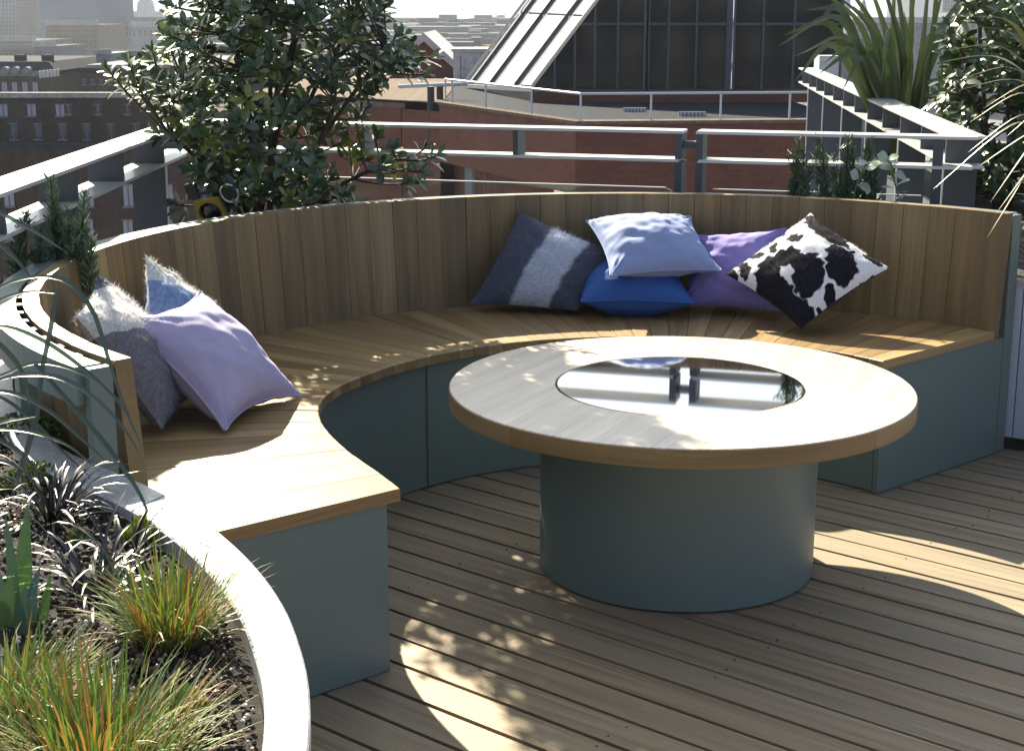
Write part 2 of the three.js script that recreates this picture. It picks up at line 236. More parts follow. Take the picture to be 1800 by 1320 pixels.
function cushion(name, label, q, T, mat, o = {}) {
  const g = cushionGeo(q, T, o), t = thing(name, label, 'cushion', [0, 0, 0], cushGroup);
  if (o.backMat) { part(t, 'cover', g.front, mat); part(t, 'back_panel', g.back, o.backMat, o.backLabel); }
  else part(t, 'cover', mergeGeometries([g.front, g.back]), mat);
  if (o.piping) part(t, 'piping', g.piping, o.piping);
  if (o.fuzz) { // mohair fibres standing off the cloth
    const fg = []; const N = o.fuzz;
    const pos = new Float32Array(N * 9), col = new Float32Array(N * 9);
    for (let k = 0; k < N; k++) {
      const s = o.fuzzFront || rnd() < 0.7 ? 1 : -1, u = rnd(), v = rnd(), p = g.plane(u, v).addScaledVector(g.nrm, g.lift(u, v, s)), out = p.clone().sub(g.cen).normalize().multiplyScalar(0.8).addScaledVector(g.nrm, s * 0.5).add(V(ra(-0.9, 0.9), ra(-0.9, 0.9), ra(-0.9, 0.9))).normalize(), L = ra(...(o.fuzzLen ?? [0.008, 0.022])), sd = V(ra(-1, 1), ra(-1, 1), ra(-1, 1)).cross(out).normalize().multiplyScalar(0.00045), tip = p.clone().addScaledVector(out, L), c = o.fuzzColor(u, v);
      pos.set([p.x - sd.x, p.y - sd.y, p.z - sd.z, p.x + sd.x, p.y + sd.y, p.z + sd.z, tip.x, tip.y, tip.z], k * 9); for (let i = 0; i < 3; i++) col.set(c, k * 9 + i * 3);
    }
    const f = new THREE.BufferGeometry(); f.setAttribute('position', new THREE.BufferAttribute(pos, 3)); f.setAttribute('color', new THREE.BufferAttribute(col, 3)); f.setAttribute('uv', new THREE.BufferAttribute(new Float32Array(N * 6), 2)); f.computeVertexNormals();
    stuffPart(t, 'fuzz', f, P({ vertexColors: true, roughness: 0.9, transmission: 0.35, thickness: 0 }));
  }
  return t;
}
const fabric = (c, o = {}) => P({ color: rgb(...c), map: cloth, bumpMap: weave, bumpScale: 0.0004, roughness: 0.85, sheen: 0.35, sheenColor: rgb(...c.map((x) => Math.min(1, x * 1.6))), sheenRoughness: 0.5, ...o });
function stripedMat(colorAt) { return P({ map: tex(256, 256, (u, v, i, j) => { const c = colorAt(u + 0.008 * noise(u * 30, v * 30, 1) + 0.025 * noise(u * 7, v * 7, 4), v + 0.008 * noise(u * 30, v * 30, 9) + 0.025 * noise(u * 7, v * 7, 14)), k = 0.82 + 0.35 * noise(i * 0.5, j * 0.25, 2) + 0.2 * noise(u * 30, v * 30, 8); return c.map((x) => Math.pow(clamp(x * k, 0, 1), 1 / 2.2)); }), roughness: 0.95, sheen: 0.6, sheenColor: rgb(0.5, 0.52, 0.58), sheenRoughness: 0.6 }); }
const mix3 = (a, b, t) => a.map((x, i) => lerp(x, b[i], t));
const greyStripe = (u, v) => mix3([0.095, 0.11, 0.155], [0.54, 0.59, 0.68], smooth(0.34, 0.39, u) - smooth(0.70, 0.75, u));
cushion('cushion', 'dark grey mohair cushion with broad pale stripe leaning on bench back', [[-0.155, 0.475, -5.43], [0.235, 0.468, -5.34], [0.40, 0.66, -5.47], [0.03, 0.80, -5.575]], 0.15, stripedMat(greyStripe), { fuzz: 9000, fuzzColor: greyStripe, pinch: 0.03, wr: 0.006, sd: 3 });
const roy = fabric([0.035, 0.135, 0.46]);
cushion('cushion', 'royal blue cushion lying flat under the light blue one', [[0.245, 0.522, -5.25], [0.648, 0.515, -5.25], [0.62, 0.575, -5.60], [0.229, 0.575, -5.58]], 0.215, roy, { piping: roy, sd: 9, wr: 0.004 });
const lb = fabric([0.32, 0.40, 0.68]);
cushion('cushion', 'light blue cushion propped on top of the royal blue one', [[0.346, 0.62, -5.21], [0.741, 0.626, -5.29], [0.662, 0.777, -5.60], [0.275, 0.767, -5.56]], 0.18, lb, { piping: lb, sd: 5, wr: 0.0075 });
const pu = fabric([0.30, 0.25, 0.62]);
cushion('cushion', 'purple cushion behind the black and white hide one', [[0.605, 0.475, -5.39], [0.98, 0.475, -5.28], [1.00, 0.755, -5.47], [0.675, 0.72, -5.53]], 0.16, pu, { sd: 2, wr: 0.007 });
{ // cow hide print: patches measured on the cushion's face
  const blobs = [[1458, 428, 52, 22, 0.7], [1440, 412, 22, 14, 0.5], [1485, 497, 27, 32, 0.2], [1472, 480, 12, 20, 0], [1427, 517, 29, 36, 0.5], [1388, 489, 28, 17, -0.3], [1410, 495, 22, 16, 0.4], [1354, 518, 24, 36, 0.2], [1374, 552, 34, 30, 0.6], [1402, 572, 36, 26, 0], [1336, 535, 10, 15, 0.6], [1311, 495, 11, 19, -0.2], [1281, 504, 18, 16, 0], [1335, 472, 16, 9, 0.3], [1363, 464, 8, 13, 0], [1403, 452, 17, 10, 0.2], [1381, 438, 5, 6, 0], [1375, 429, 9, 5, -0.4], [1355, 434, 14, 6, -0.7], [1345, 447, 8, 5, -0.4], [1398, 399, 17, 8, -0.5], [1503, 470, 6, 8, 0], [1536, 473, 16, 9, 0.5], [1464, 544, 9, 15, 0.4], [1528, 512, 22, 6, -0.6], [1450, 570, 10, 8, 0]];
  const px = (u, v) => [1410 + u * 152 - v * 132, 588 - u * 106 - v * 93];
  const cowAt = (u, v) => { let [x, y] = px(u, v); x += 8 * noise(u * 14, v * 14, 1) + 1.5 * noise(u * 50, v * 50, 3); y += 8 * noise(u * 14, v * 14, 7) + 1.5 * noise(u * 50, v * 50, 5); x = 1420 + (x - 1420) * 1.0; let m = 9; for (const [a, b, r, s, t] of blobs) { const dx = x - a, dy = y - b, c = Math.cos(t), n = Math.sin(t), e = Math.hypot((dx * c + dy * n) / r, (-dx * n + dy * c) / s); if (e < m) m = e; } return smooth(0.90, 1.0, m); };
  const cow = tex(512, 512, (u, v, i, j) => { const k = cowAt(u, v), w = 0.92 + 0.1 * noise(i * 0.4, j * 0.4, 6); return [lerp(0.12, 0.97 * w, k), lerp(0.12, 0.97 * w, k), lerp(0.15, 0.97 * w, k)]; });
  const hairBump = tex(256, 256, (u, v, i, j) => 0.5 + 0.5 * noise(i * 0.9, j * 0.35, 3), false); hairBump.repeat.set(2, 2);
  cushion('cushion', 'black and white cow print cushion standing on one corner', [[0.975, 0.475, -4.99], [1.292, 0.666, -5.11], [1.073, 0.815, -5.41], [0.756, 0.614, -5.28]], 0.15, P({ map: cow, bumpMap: hairBump, bumpScale: 0.0015, roughness: 0.9, specularIntensity: 0.25 }), { backMat: fabric([0.02, 0.022, 0.10]), backLabel: 'navy blue back of the cow print cushion', sd: 7, wr: 0.004, pinch: 0.04, fuzz: 9000, fuzzLen: [0.004, 0.010], fuzzFront: true, fuzzColor: (u, v) => { const k = cowAt(u, v); return [lerp(0.014, 0.78, k), lerp(0.014, 0.78, k), lerp(0.02, 0.78, k)]; } });
}
const gw = (u, v) => { const s = v * 0.75 + u * 0.35; return s > 0.98 ? [0.10, 0.11, 0.15] : s > 0.60 ? [0.66, 0.66, 0.66] : [0.20, 0.20, 0.23]; };
cushion('cushion', 'fluffy grey and white mohair cushion against the bench back by the lilac one', [[-0.90, 0.475, -3.74], [-0.88, 0.475, -4.12], [-1.13, 0.82, -4.07], [-1.10, 0.775, -3.73]], 0.15, stripedMat(gw), { fuzz: 8000, fuzzColor: gw, wr: 0.008, sd: 4, pinch: 0.04 });
const pb = (u, v) => u > 0.66 + 0.1 * v ? [0.68, 0.68, 0.65] : [0.20, 0.30, 0.50];
cushion('cushion', 'fluffy white and pale blue cushion peeking out behind the lilac one', [[-0.83, 0.485, -4.35], [-0.89, 0.56, -4.66], [-1.07, 0.83, -4.36], [-1.0, 0.58, -4.06]], 0.13, stripedMat(pb), { fuzz: 7000, fuzzColor: pb, wr: 0.01, sd: 8, pinch: 0.03 });
const li = fabric([0.50, 0.46, 0.68]);
cushion('cushion', 'large lilac cushion leaning at the left end of the bench', [[-0.745, 0.463, -3.775], [-0.60, 0.458, -4.16], [-0.895, 0.735, -4.275], [-1.04, 0.735, -3.885]], 0.195, li, { piping: li, sd: 1, wr: 0.007, pinch: 0.085 });

// ---------------------------------------------------------------- planter at the left with its coping
const outerE = [pol(176, 1.705), pol(186, 1.705), pol(196, 1.705), pol(205, 1.705), pol(213, 1.712), pol(219, 1.72), [-0.65, -2.68], [-0.505, -2.465], [-0.408, -2.285], [-0.342, -2.125], [-0.30, -1.985], [-0.272, -1.865], [-0.254, -1.745], [-0.244, -1.62], [-0.245, -1.4], [-0.3, -1.0], [-0.45, -0.65]];
const innerE = [pol(176, 1.76), pol(186, 1.76), pol(196, 1.76), pol(205, 1.762), pol(213, 1.775), pol(220, 1.81), [-0.69, -2.585], [-0.575, -2.425], [-0.473, -2.245], [-0.404, -2.09], [-0.36, -1.955], [-0.33, -1.845], [-0.31, -1.73], [-0.299, -1.61], [-0.298, -1.4], [-0.35, -1.02], [-0.5, -0.69]];
{
  const pl = thing('raised_planter', 'curved raised planter with broad pale metal coping and dark soil', 'planter');
  const cv = (e) => new THREE.CatmullRomCurve3(e.map(([x, z]) => V(x, 0, z))), co = cv(outerE), ci = cv(innerE);
  const strip = (t0, t1, n) => { const rs = []; for (let i = 0; i <= n; i++) { const t = lerp(t0, t1, i / n), a = co.getPoint(t), b = ci.getPoint(t), m = (p, k, y) => V(lerp(p.x, b.x, k), y, lerp(p.z, b.z, k)); rs.push([V(a.x, 0.615, a.z), V(a.x, 0.647, a.z), m(a, 0.05, 0.65), m(a, 0.95, 0.65), V(b.x, 0.647, b.z), V(b.x, 0.615, b.z)]); } return rings(rs, (p) => [p.x * 3, p.z * 3]); };
  for (const [a, b] of [[0, 0.378], [0.3795, 0.80], [0.8015, 1]]) part(pl, 'coping', strip(a, b, 26), M.coping);
  const wr = []; for (let i = 0; i <= 60; i++) { const t = i / 60, a = co.getPoint(t), b = ci.getPoint(t), k = (f, y) => V(lerp(a.x, b.x, f), y, lerp(a.z, b.z, f)); wr.push([k(0.2, -0.15), k(0.2, 0.615), k(0.7, 0.615), k(0.7, -0.15)]); }
  part(pl, 'wall', rings(wr, (p) => [p.x * 2, p.y * 2]), M.paint);
  // soil: an uneven sheet from the coping outwards
  const N = 110, K = 60, pos = [], idx = [];
  for (let i = 0; i <= N; i++) for (let j = 0; j <= K; j++) { const b = ci.getPoint(i / N), f = Math.pow(j / K, 1.2), x = lerp(b.x - 0.002, -2.3, f), z = b.z; const y = 0.620 + 0.014 * noise(x * 6, z * 6, 1) + 0.009 * noise(x * 22, z * 22, 2) + 0.005 * noise(x * 60, z * 60, 3) + 0.02 * smooth(0, 0.5, f); pos.push(x, y, z); if (i && j) { const k = i * (K + 1) + j; idx.push(k - K - 2, k - K - 1, k, k - K - 2, k, k - 1); } }
  const g = new THREE.BufferGeometry(); g.setAttribute('position', new THREE.Float32BufferAttribute(pos, 3)); g.setAttribute('uv', new THREE.Float32BufferAttribute(pos.length / 3 * 2 ? new Float32Array(pos.length / 3 * 2).map((_, k) => pos[Math.floor(k / 2) * 3 + (k % 2) * 2] * 6) : [], 2)); g.setIndex(idx); g.computeVertexNormals();
  const soilTex = tex(512, 512, (u, v, i, j) => { const k = 0.55 + 0.3 * noise(i * 0.35, j * 0.35, 1) + 0.25 * noise(i * 0.1, j * 0.1, 5) + 0.2 * noise(i * 0.03, j * 0.03, 7); return [k, k * 0.97, k * 0.92]; });
  M.soil.map = soilTex; M.soil.bumpMap = soilTex; M.soil.bumpScale = 0.006;
  stuffPart(pl, 'soil', g, M.soil);
}
const soilY = (x, z) => 0.625 + 0.014 * noise(x * 6, z * 6, 1);
const inPlanter = (x, z) => { for (let i = 1; i < innerE.length; i++) { const a = innerE[i - 1], b = innerE[i]; if (z >= a[1] && z <= b[1]) return x < lerp(a[0], b[0], (z - a[1]) / (b[1] - a[1])) - 0.012; } return false; };
{ // grit and crumbs of earth on the soil
  const make = (n, s0, s1, cols, name, label, rough, cond) => {
    const g = new THREE.IcosahedronGeometry(1, 0), m = new THREE.InstancedMesh(g, P({ roughness: rough, color: 0xffffff }), n), o = new THREE.Object3D(); let k = 0, guard = 0;
    while (k < n && guard++ < n * 60) { const z = ra(-3.4, -1.2), x = ra(-1.5, -0.26); if (!inPlanter(x, z) || !cond(x, z)) continue; const s = ra(s0, s1) * (rnd() < 0.1 ? 1.7 : 1); o.position.set(x, soilY(x, z) + s * 0.3, z); o.rotation.set(rnd() * 6, rnd() * 6, rnd() * 6); o.scale.set(s, s * ra(0.5, 0.9), s * ra(0.7, 1.2)); o.updateMatrix(); m.setMatrixAt(k, o.matrix); const c = cols[Math.floor(rnd() * cols.length)], q = ra(0.7, 1.25); m.setColorAt(k, rgb(c[0] * q, c[1] * q, c[2] * q)); k++; }
    m.count = k; m.name = name; scene.add(m); tag(m, label, 'ground cover', undefined, 'stuff');
  };
  make(9000, 0.0015, 0.006, [[0.06, 0.04, 0.026], [0.09, 0.06, 0.035], [0.04, 0.03, 0.022]], 'soil_crumbs', 'dark crumbs of earth scattered over the planter soil', 0.95, () => true);
  make(3600, 0.0012, 0.0040, [[0.5, 0.47, 0.4], [0.35, 0.3, 0.24], [0.6, 0.6, 0.58], [0.2, 0.15, 0.1]], 'grit', 'pale grit sprinkled on the soil beside the coping', 0.55, (x, z) => noise(x * 5, z * 5, 3) + 0.5 * noise(x * 17, z * 17, 3) > -0.05 + 0.9 * (Math.abs(z + 2.0) - 0.45));
}
// ---------------------------------------------------------------- railings
{
  const zB = (x) => -5.92 + (x - 0.66) * 0.287, nB = V(0.276, 0, -0.961), Pt = (x, y, k = 0) => V(x, y, zB(x)).addScaledVector(nB, k);
  const plate = (x0, x1, y, w = 0.12, t = 0.011) => { const a = Pt(x0, 0), b = Pt(x1, 0), c = Pt(x1, 0, w), d = Pt(x0, 0, w); return slab([[a.x, a.z], [b.x, b.z], [c.x, c.z], [d.x, d.z]], y - t, y, 0.002); };
  const post = (x, w, y0, y1, k0 = 0.004, k1 = 0.115) => { const a = Pt(x - w / 2, 0, k0), b = Pt(x + w / 2, 0, k0), c = Pt(x + w / 2, 0, k1), d = Pt(x - w / 2, 0, k1); return slab([[a.x, a.z], [b.x, b.z], [c.x, c.z], [d.x, d.z]], y0, y1, 0.001); };
  const pane = (x0, x1) => { const L = (x1 - x0) * 1.04, s = new THREE.Shape(), r = 0.025, h = 0.6; s.moveTo(0, 0); s.lineTo(L, 0); s.lineTo(L, h - r); s.quadraticCurveTo(L, h, L - r, h); s.lineTo(r, h); s.quadraticCurveTo(0, h, 0, h - r); const g = new THREE.ExtrudeGeometry(s, { depth: 0.01, bevelEnabled: false, curveSegments: 6 }); g.rotateY(-Math.atan(0.287)); const p = Pt(x0, 0.238, 0.05); g.translate(p.x, p.y, p.z); return g; };
  const cap = (x0, x1) => { const a = Pt(x0 + 0.025, 0.8405, 0.0445), b = Pt(x1 - 0.025, 0.8405, 0.0445); return beam(a, b, 0.013, 0.004); };
  const mk = (label, x0, x1, posts, shorts, panes) => {
    const t = thing('flat_bar_railing', label, 'railing', [0, 0, 0], 'railings round the terrace');
    part(t, 'top_rail', plate(x0, x1, 1.067), M.rail); part(t, 'middle_rail', plate(x0 + 0.012, x1 - 0.012, 0.957), M.rail);
    for (const [x, w] of posts) { part(t, 'post', post(x, w, 0.0, 0.9455), M.fin); part(t, 'post', post(x, w, 0.9575, 1.0555), M.fin); }
    for (const x of shorts) part(t, 'short_post', post(x, 0.02, 0.9575, 1.0555), M.fin);
    for (const [a, b] of panes) { const q = part(t, 'glass_pane', pane(a, b), M.glass); part(q, 'glint_strip', cap(a, b), M.rail); }  // pale strip added on each pane for the light its top edge catches
    return t;
  };
  const a = mk('long flat bar railing behind the bench with brick building beyond', -1.40, 0.662, [[0.648, 0.026], [-1.35, 0.03]], [0.012, -0.62], [[-0.98, 0.62]]);
  part(a, 'link', (() => { const p = Pt(0.6625, 1.012, 0.05), q = Pt(0.7105, 1.012, 0.05); return beam(p, q, 0.05, 0.026); })(), M.fin);
  mk('short flat bar railing behind the cow print cushion', 0.712, 1.72, [[0.726, 0.026], [1.585, 0.036]], [], [[0.752, 1.56]]);
}
function finRail(label, p0, p1, w, zs, t = 0.011) { // plates with cross fins, from near p0 to far p1 (inner edge), body on the outer side
  const g = thing('fin_railing', label, 'railing', [0, 0, 0], 'railings round the terrace'), d = p1.clone().sub(p0), L = d.length(), u = d.clone().normalize(), s = u.clone().cross(V(0, 1, 0)).normalize().multiplyScalar(Math.sign(p0.x)); if (s.x * p0.x < 0) s.multiplyScalar(-1);
  const q = (a, b, k0, k1) => [[a, k0], [b, k0], [b, k1], [a, k1]].map(([m, k]) => { const p = p0.clone().addScaledVector(u, m).addScaledVector(s, k); return [p.x, p.z]; });
  const cuts = [0]; for (let m = 2.0; m < L - 0.3; m += 2.0) cuts.push(m); cuts.push(L);
  for (let i = 0; i + 1 < cuts.length; i++) { part(g, 'top_rail', slab(q(cuts[i] + 0.002, cuts[i + 1] - 0.002, 0, w), 1.058 - t, 1.058, 0.002), M.rail); part(g, 'middle_rail', slab(q(cuts[i] + 0.002, cuts[i + 1] - 0.002, 0.004, w - 0.004), 0.946 - t, 0.946, 0.002), M.rail); }
  zs.forEach(([m, full]) => { part(g, 'fin', slab(q(m, m + 0.012, 0.006, w - 0.006), 0.9465, 1.0465, 0.0008), M.fin); if (full) { part(g, 'post', slab(q(m, m + 0.012, 0.006, w - 0.006), -0.2, 0.9345, 0.0008), M.fin); part(g, 'post_edge', slab(q(m - 0.0005, m + 0.0125, -0.002, 0.0045), 0.0, 0.9345, 0.0005), M.rail); } });
  return g;
}
finRail('fin railing of wide flat bars at the left before the city', V(-1.325, 0, -3.2), V(-1.345, 0, -6.5), 0.135, [[0.1, 1], [0.76, 0], [1.46, 1], [2.04, 0], [2.68, 1]]);
finRail('fin railing of dark plates running away at the right', V(1.665, 0, -5.78), V(2.40, 0, -12.9), 0.135, [...Array(12)].map((_, i) => [0.12 + i * 0.605, i % 2 === 0]));

// ---------------------------------------------------------------- planters behind the bench
{
  const shp = (pts) => { const s = new THREE.Shape(); pts.forEach(([x, z], i) => i ? s.lineTo(x, -z) : s.moveTo(x, -z)); return s; };
  const solidUp = (pts, y0, y1) => { const g = new THREE.ExtrudeGeometry(shp(pts), { depth: y1 - y0, bevelEnabled: false }); g.rotateX(-Math.PI / 2); g.translate(0, y0, 0); return g; };
  const a = []; for (let d = 52; d <= 172; d += 4) a.push(pol(d, 1.80)); const rear = [...a, [-1.29, -4.3], [-1.30, -6.45], [-0.7, -6.36], [0.6, -5.87], [1.5, -5.62]];
  const t = thing('rear_planter', 'planter trough hidden between the curved bench and the railing', 'planter');
  part(t, 'trough', solidUp(rear, 0.003, 0.60), M.paint); stuffPart(t, 'soil', (() => { const g = solidUp(rear.map(([x, z]) => [x * 0.985, -5.3 + (z + 5.3) * 0.985]), 0.604, 0.63); return g; })(), M.soil);
  const r = thing('metal_planter', 'blue grey metal clad planter on a dark plinth beside the right end of the bench', 'planter');
  const f0 = V(1.672, 0, -5.215), fd = V(0.83, 0, 0.56).normalize(), fn = V(0.56, 0, -0.83).normalize(), F = (m, k) => [f0.x + fd.x * m + fn.x * k, f0.z + fd.z * m + fn.z * k];
  const body = [F(0, 0), F(1.3, 0), [3.6, -5.2], [3.4, -9.8], [2.25, -9.8], [1.86, -6.3]];
  part(r, 'plinth', solidUp([F(0.03, 0.04), F(1.3, 0.04), [3.5, -5.2], [3.3, -9.7], [2.3, -9.7], [1.9, -6.3]], -0.02, 0.05), M.dark);
  part(r, 'core', solidUp([F(0.02, 0.014), F(1.29, 0.014), [3.5, -5.2], [3.3, -9.7], [2.3, -9.7], [1.9, -6.3]], 0.055, 0.58), M.fin);
  const pm = P({ color: rgb(0.40, 0.47, 0.58), roughness: 0.4, metalness: 0.1 });
  for (const [p, q] of [[0, 0.118], [0.122, 0.56], [0.564, 1.0], [1.004, 1.3]]) part(r, 'panel', slab([F(p, 0), F(q, 0), F(q, 0.012), F(p, 0.012)], 0.052, 0.585, 0.001), pm);
  part(r, 'rim', slab([F(-0.003, -0.004), F(1.3, -0.004), F(1.3, 0.05), F(-0.003, 0.05)], 0.5855, 0.615, 0.003), M.coping);
  stuffPart(r, 'soil', solidUp([F(0.05, 0.06), F(1.28, 0.06), [3.45, -5.2], [3.25, -9.6], [2.35, -9.6], [1.95, -6.3]], 0.5855, 0.60), M.soil);
  void body;
}

// ---------------------------------------------------------------- foliage
const leafMat = (c, o = {}) => P({ color: c ? rgb(...c) : 0xffffff, vertexColors: !c, roughness: 0.42, transmission: 0.3, thickness: 0, clearcoat: 1, clearcoatRoughness: 0.22, ...o });
function leafGeo(L, Wd, { fold = 0.25, curl = 0.15, obo = 0.62, seg = 5 } = {}) { // leaf along +y, face to +z
  const pos = [], idx = [], uv = [];
  for (let i = 0; i <= seg; i++) { const t = i / seg, w = Wd * 0.5 * Math.pow(Math.max(0, Math.sin(Math.PI * Math.pow(t, obo > 0.5 ? 1.7 : 0.8))), obo > 0.5 ? 0.62 : 0.8) + 0.0012 * (1 - t), y = L * t, z = -curl * L * t * t; pos.push(-w, y, z + w * fold, 0, y, z, w, y, z + w * fold); uv.push(0, t, 0.5, t, 1, t); if (i) { const k = (i - 1) * 3; idx.push(k, k + 1, k + 4, k, k + 4, k + 3, k + 1, k + 2, k + 5, k + 1, k + 5, k + 4); } }
  const g = new THREE.BufferGeometry(); g.setAttribute('position', new THREE.Float32BufferAttribute(pos, 3)); g.setAttribute('uv', new THREE.Float32BufferAttribute(uv, 2)); g.setIndex(idx); g.computeVertexNormals(); return g;
}
const basis = (dir, face) => { const y = dir.clone().normalize(), x = y.clone().cross(face).normalize(); if (x.lengthSq() < 0.5) x.set(1, 0, 0); const z = x.clone().cross(y); return new THREE.Matrix4().makeBasis(x, y, z); };
// rosette bush: stems from a base, twigs to points in an envelope, a whorl of leaves on each
function bush(t, base, pts, o) {
  const wood_ = [], leaves = [];
  const tops = o.stems.map((s) => { const c = new THREE.QuadraticBezierCurve3(base.clone().add(V(ra(-0.06, 0.06), 0, ra(-0.06, 0.06))), base.clone().lerp(s, 0.45).add(V(ra(-0.08, 0.08), 0.06, ra(-0.08, 0.08))), s); wood_.push(new THREE.TubeGeometry(c, 10, o.stemR, 6)); return c; });
  const nodes = []; for (const c of tops) for (let k = 1; k <= 12; k++) nodes.push(c.getPoint(k / 12));
  for (const p of pts) {
    let best = null, bd = 1e9; for (const q of nodes) { const d = q.distanceTo(p) + Math.max(0, q.y - p.y) * 2.2; if (d < bd) { bd = d; best = q; } }
    const mid = best.clone().lerp(p, 0.5).add(V(0, -0.02, 0)); wood_.push(new THREE.TubeGeometry(new THREE.QuadraticBezierCurve3(best, mid, p), 4, o.twigR, 4));
    const out = p.clone().sub(best).normalize().multiplyScalar(0.7).add(V(0, 0.55, 0)).add(p.clone().sub(o.cen).setY(0).normalize().multiplyScalar(0.35)).normalize();
    const n = Math.round(ra(...o.whorl)), a0 = rnd() * 6.28, sx = out.clone().cross(V(0.3, 0.2, 1)).normalize(), sy = out.clone().cross(sx);
    const warm = rnd() < o.fresh;
    for (let k = 0; k < n; k++) {
      const a = a0 + k * 2.4, open = lerp(0.35, 1.25, (n - k) / n) + ra(-0.2, 0.2), rad = sx.clone().multiplyScalar(Math.cos(a)).addScaledVector(sy, Math.sin(a));
      const dir = out.clone().multiplyScalar(Math.cos(open)).addScaledVector(rad, Math.sin(open)).add(V(0, -0.12, 0)), face = out.clone().multiplyScalar(Math.sin(open)).addScaledVector(rad, -Math.cos(open)).add(V(ra(-0.35, 0.35), ra(0.1, 0.7), ra(-0.35, 0.35)));
      const m = basis(dir, face), s = ra(...o.size) * lerp(0.7, 1, (n - k) / n), q = p.clone().addScaledVector(out, -0.012 * (n - k) / n * 4 + 0.01);
      m.scale(V(s, s, s)); m.setPosition(q);
      const cg = warm && k < 6 ? o.cols[0] : o.cols[1 + Math.floor(rnd() * (o.cols.length - 1))], v = ra(0.75, 1.25);
      leaves.push({ m, c: cg, v, p: q });
    }
  }
  part(t, 'trunk', mergeGeometries(wood_.map((g) => g.toNonIndexed ? g : g)), o.bark ?? M.bark);
  // the leaves that show largest are single parts, the rest one crown
  leaves.forEach((l) => { l.key = -l.p.distanceTo(camera.position) + 0.25 * rnd() - (o.front ? o.front(l.p) : 0); }); leaves.sort((a, b) => b.key - a.key);
  const single = leaves.slice(0, o.single ?? 280), rest = leaves.slice(o.single ?? 280), mats = o.cols.map((c) => leafMat(c, o.leafOpt));
  for (const l of single) { const me = part(t, 'leaf', o.geo[Math.floor(rnd() * o.geo.length)], mats[o.cols.indexOf(l.c)]); me.applyMatrix4(l.m); }
  stuffPart(t, 'crown', mergeGeometries(rest.map((l) => tint(o.geo[Math.floor(rnd() * o.geo.length)].clone().applyMatrix4(l.m), l.c.map((x) => x * l.v)))), leafMat(null, o.leafOpt));
}
{ // the shrub-like tree behind the bench: crown measured as slices [y, left, right] seen from the seat
  const t = thing('evergreen_tree', 'bushy evergreen tree with glossy paddle leaves behind the left of the bench', 'tree');
  const base = V(-0.98, 0.62, -5.72), slices = [[360, 385, 570], [330, 350, 690], [290, 300, 760], [240, 250, 700], [200, 265, 655], [160, 225, 700], [125, 185, 735], [80, 265, 752], [30, 268, 728], [0, 295, 690]];
  const pts = [];
  const inS = (y) => { for (let i = 1; i < slices.length; i++) { const a = slices[i - 1], b = slices[i]; if (y <= a[0] && y >= b[0]) { const k = (a[0] - y) / (a[0] - b[0]); return [lerp(a[1], b[1], k), lerp(a[2], b[2], k)]; } } const k = clamp(-y / 390, 0, 1); return [lerp(295, 400, k), lerp(690, 610, k)]; };
  let guard = 0;
  while (pts.length < 800 && guard++ < 40000) {
    const y = ra(-385, 362), [l, r] = inS(y), u = ra(-1, 1), x = lerp((l + r) / 2, u > 0 ? r - 18 : l + 18, Math.abs(u)), dz = ra(-1, 1) * 0.46 * Math.sqrt(Math.max(0.05, 1 - u * u * 0.8));
    const lowRight = x > 560 && y > 170; if (lowRight && rnd() < 0.45) continue; if (y > 250 && rnd() < 0.08) continue;
    const p = dep(x, y, 5.72 + dz), thin = noise(p.x * 4.2 + 9, p.y * 4.2, p.z * 4.2); if (thin < -0.2) continue;
    if (pts.some((q) => q.distanceTo(p) < 0.04)) continue; pts.push(p);
  }
  for (const [x, y, z] of [[190, 125, 5.6], [205, 145, 5.65], [225, 112, 5.6], [240, 150, 5.55], [765, 275, 5.55], [740, 300, 5.5], [715, 322, 5.5], [690, 265, 5.6], [745, 262, 5.6], [760, 100, 5.6], [745, 130, 5.6]]) pts.push(dep(x, y, z));
  const stems = [[330, 150], [400, 20], [470, -220], [520, -280], [560, -160], [620, 40], [680, 90], [440, 200], [700, 280], [300, 240], [590, 180], [520, 60]].map(([x, y]) => dep(x, y, 5.72 + ra(-0.3, 0.3)));
  bush(t, base, pts, { stems, stemR: 0.0085, twigR: 0.0034, whorl: [7, 11], size: [0.66, 0.98], fresh: 0.09, cen: base, geo: [leafGeo(0.080, 0.032, { seg: 6 }), leafGeo(0.074, 0.033, { curl: 0.3, seg: 6 }), leafGeo(0.084, 0.030, { curl: -0.1, fold: 0.4, seg: 6 })], cols: [[0.20, 0.24, 0.03], [0.044, 0.088, 0.034], [0.058, 0.108, 0.034], [0.036, 0.074, 0.036], [0.085, 0.13, 0.028]], single: 290 });
}
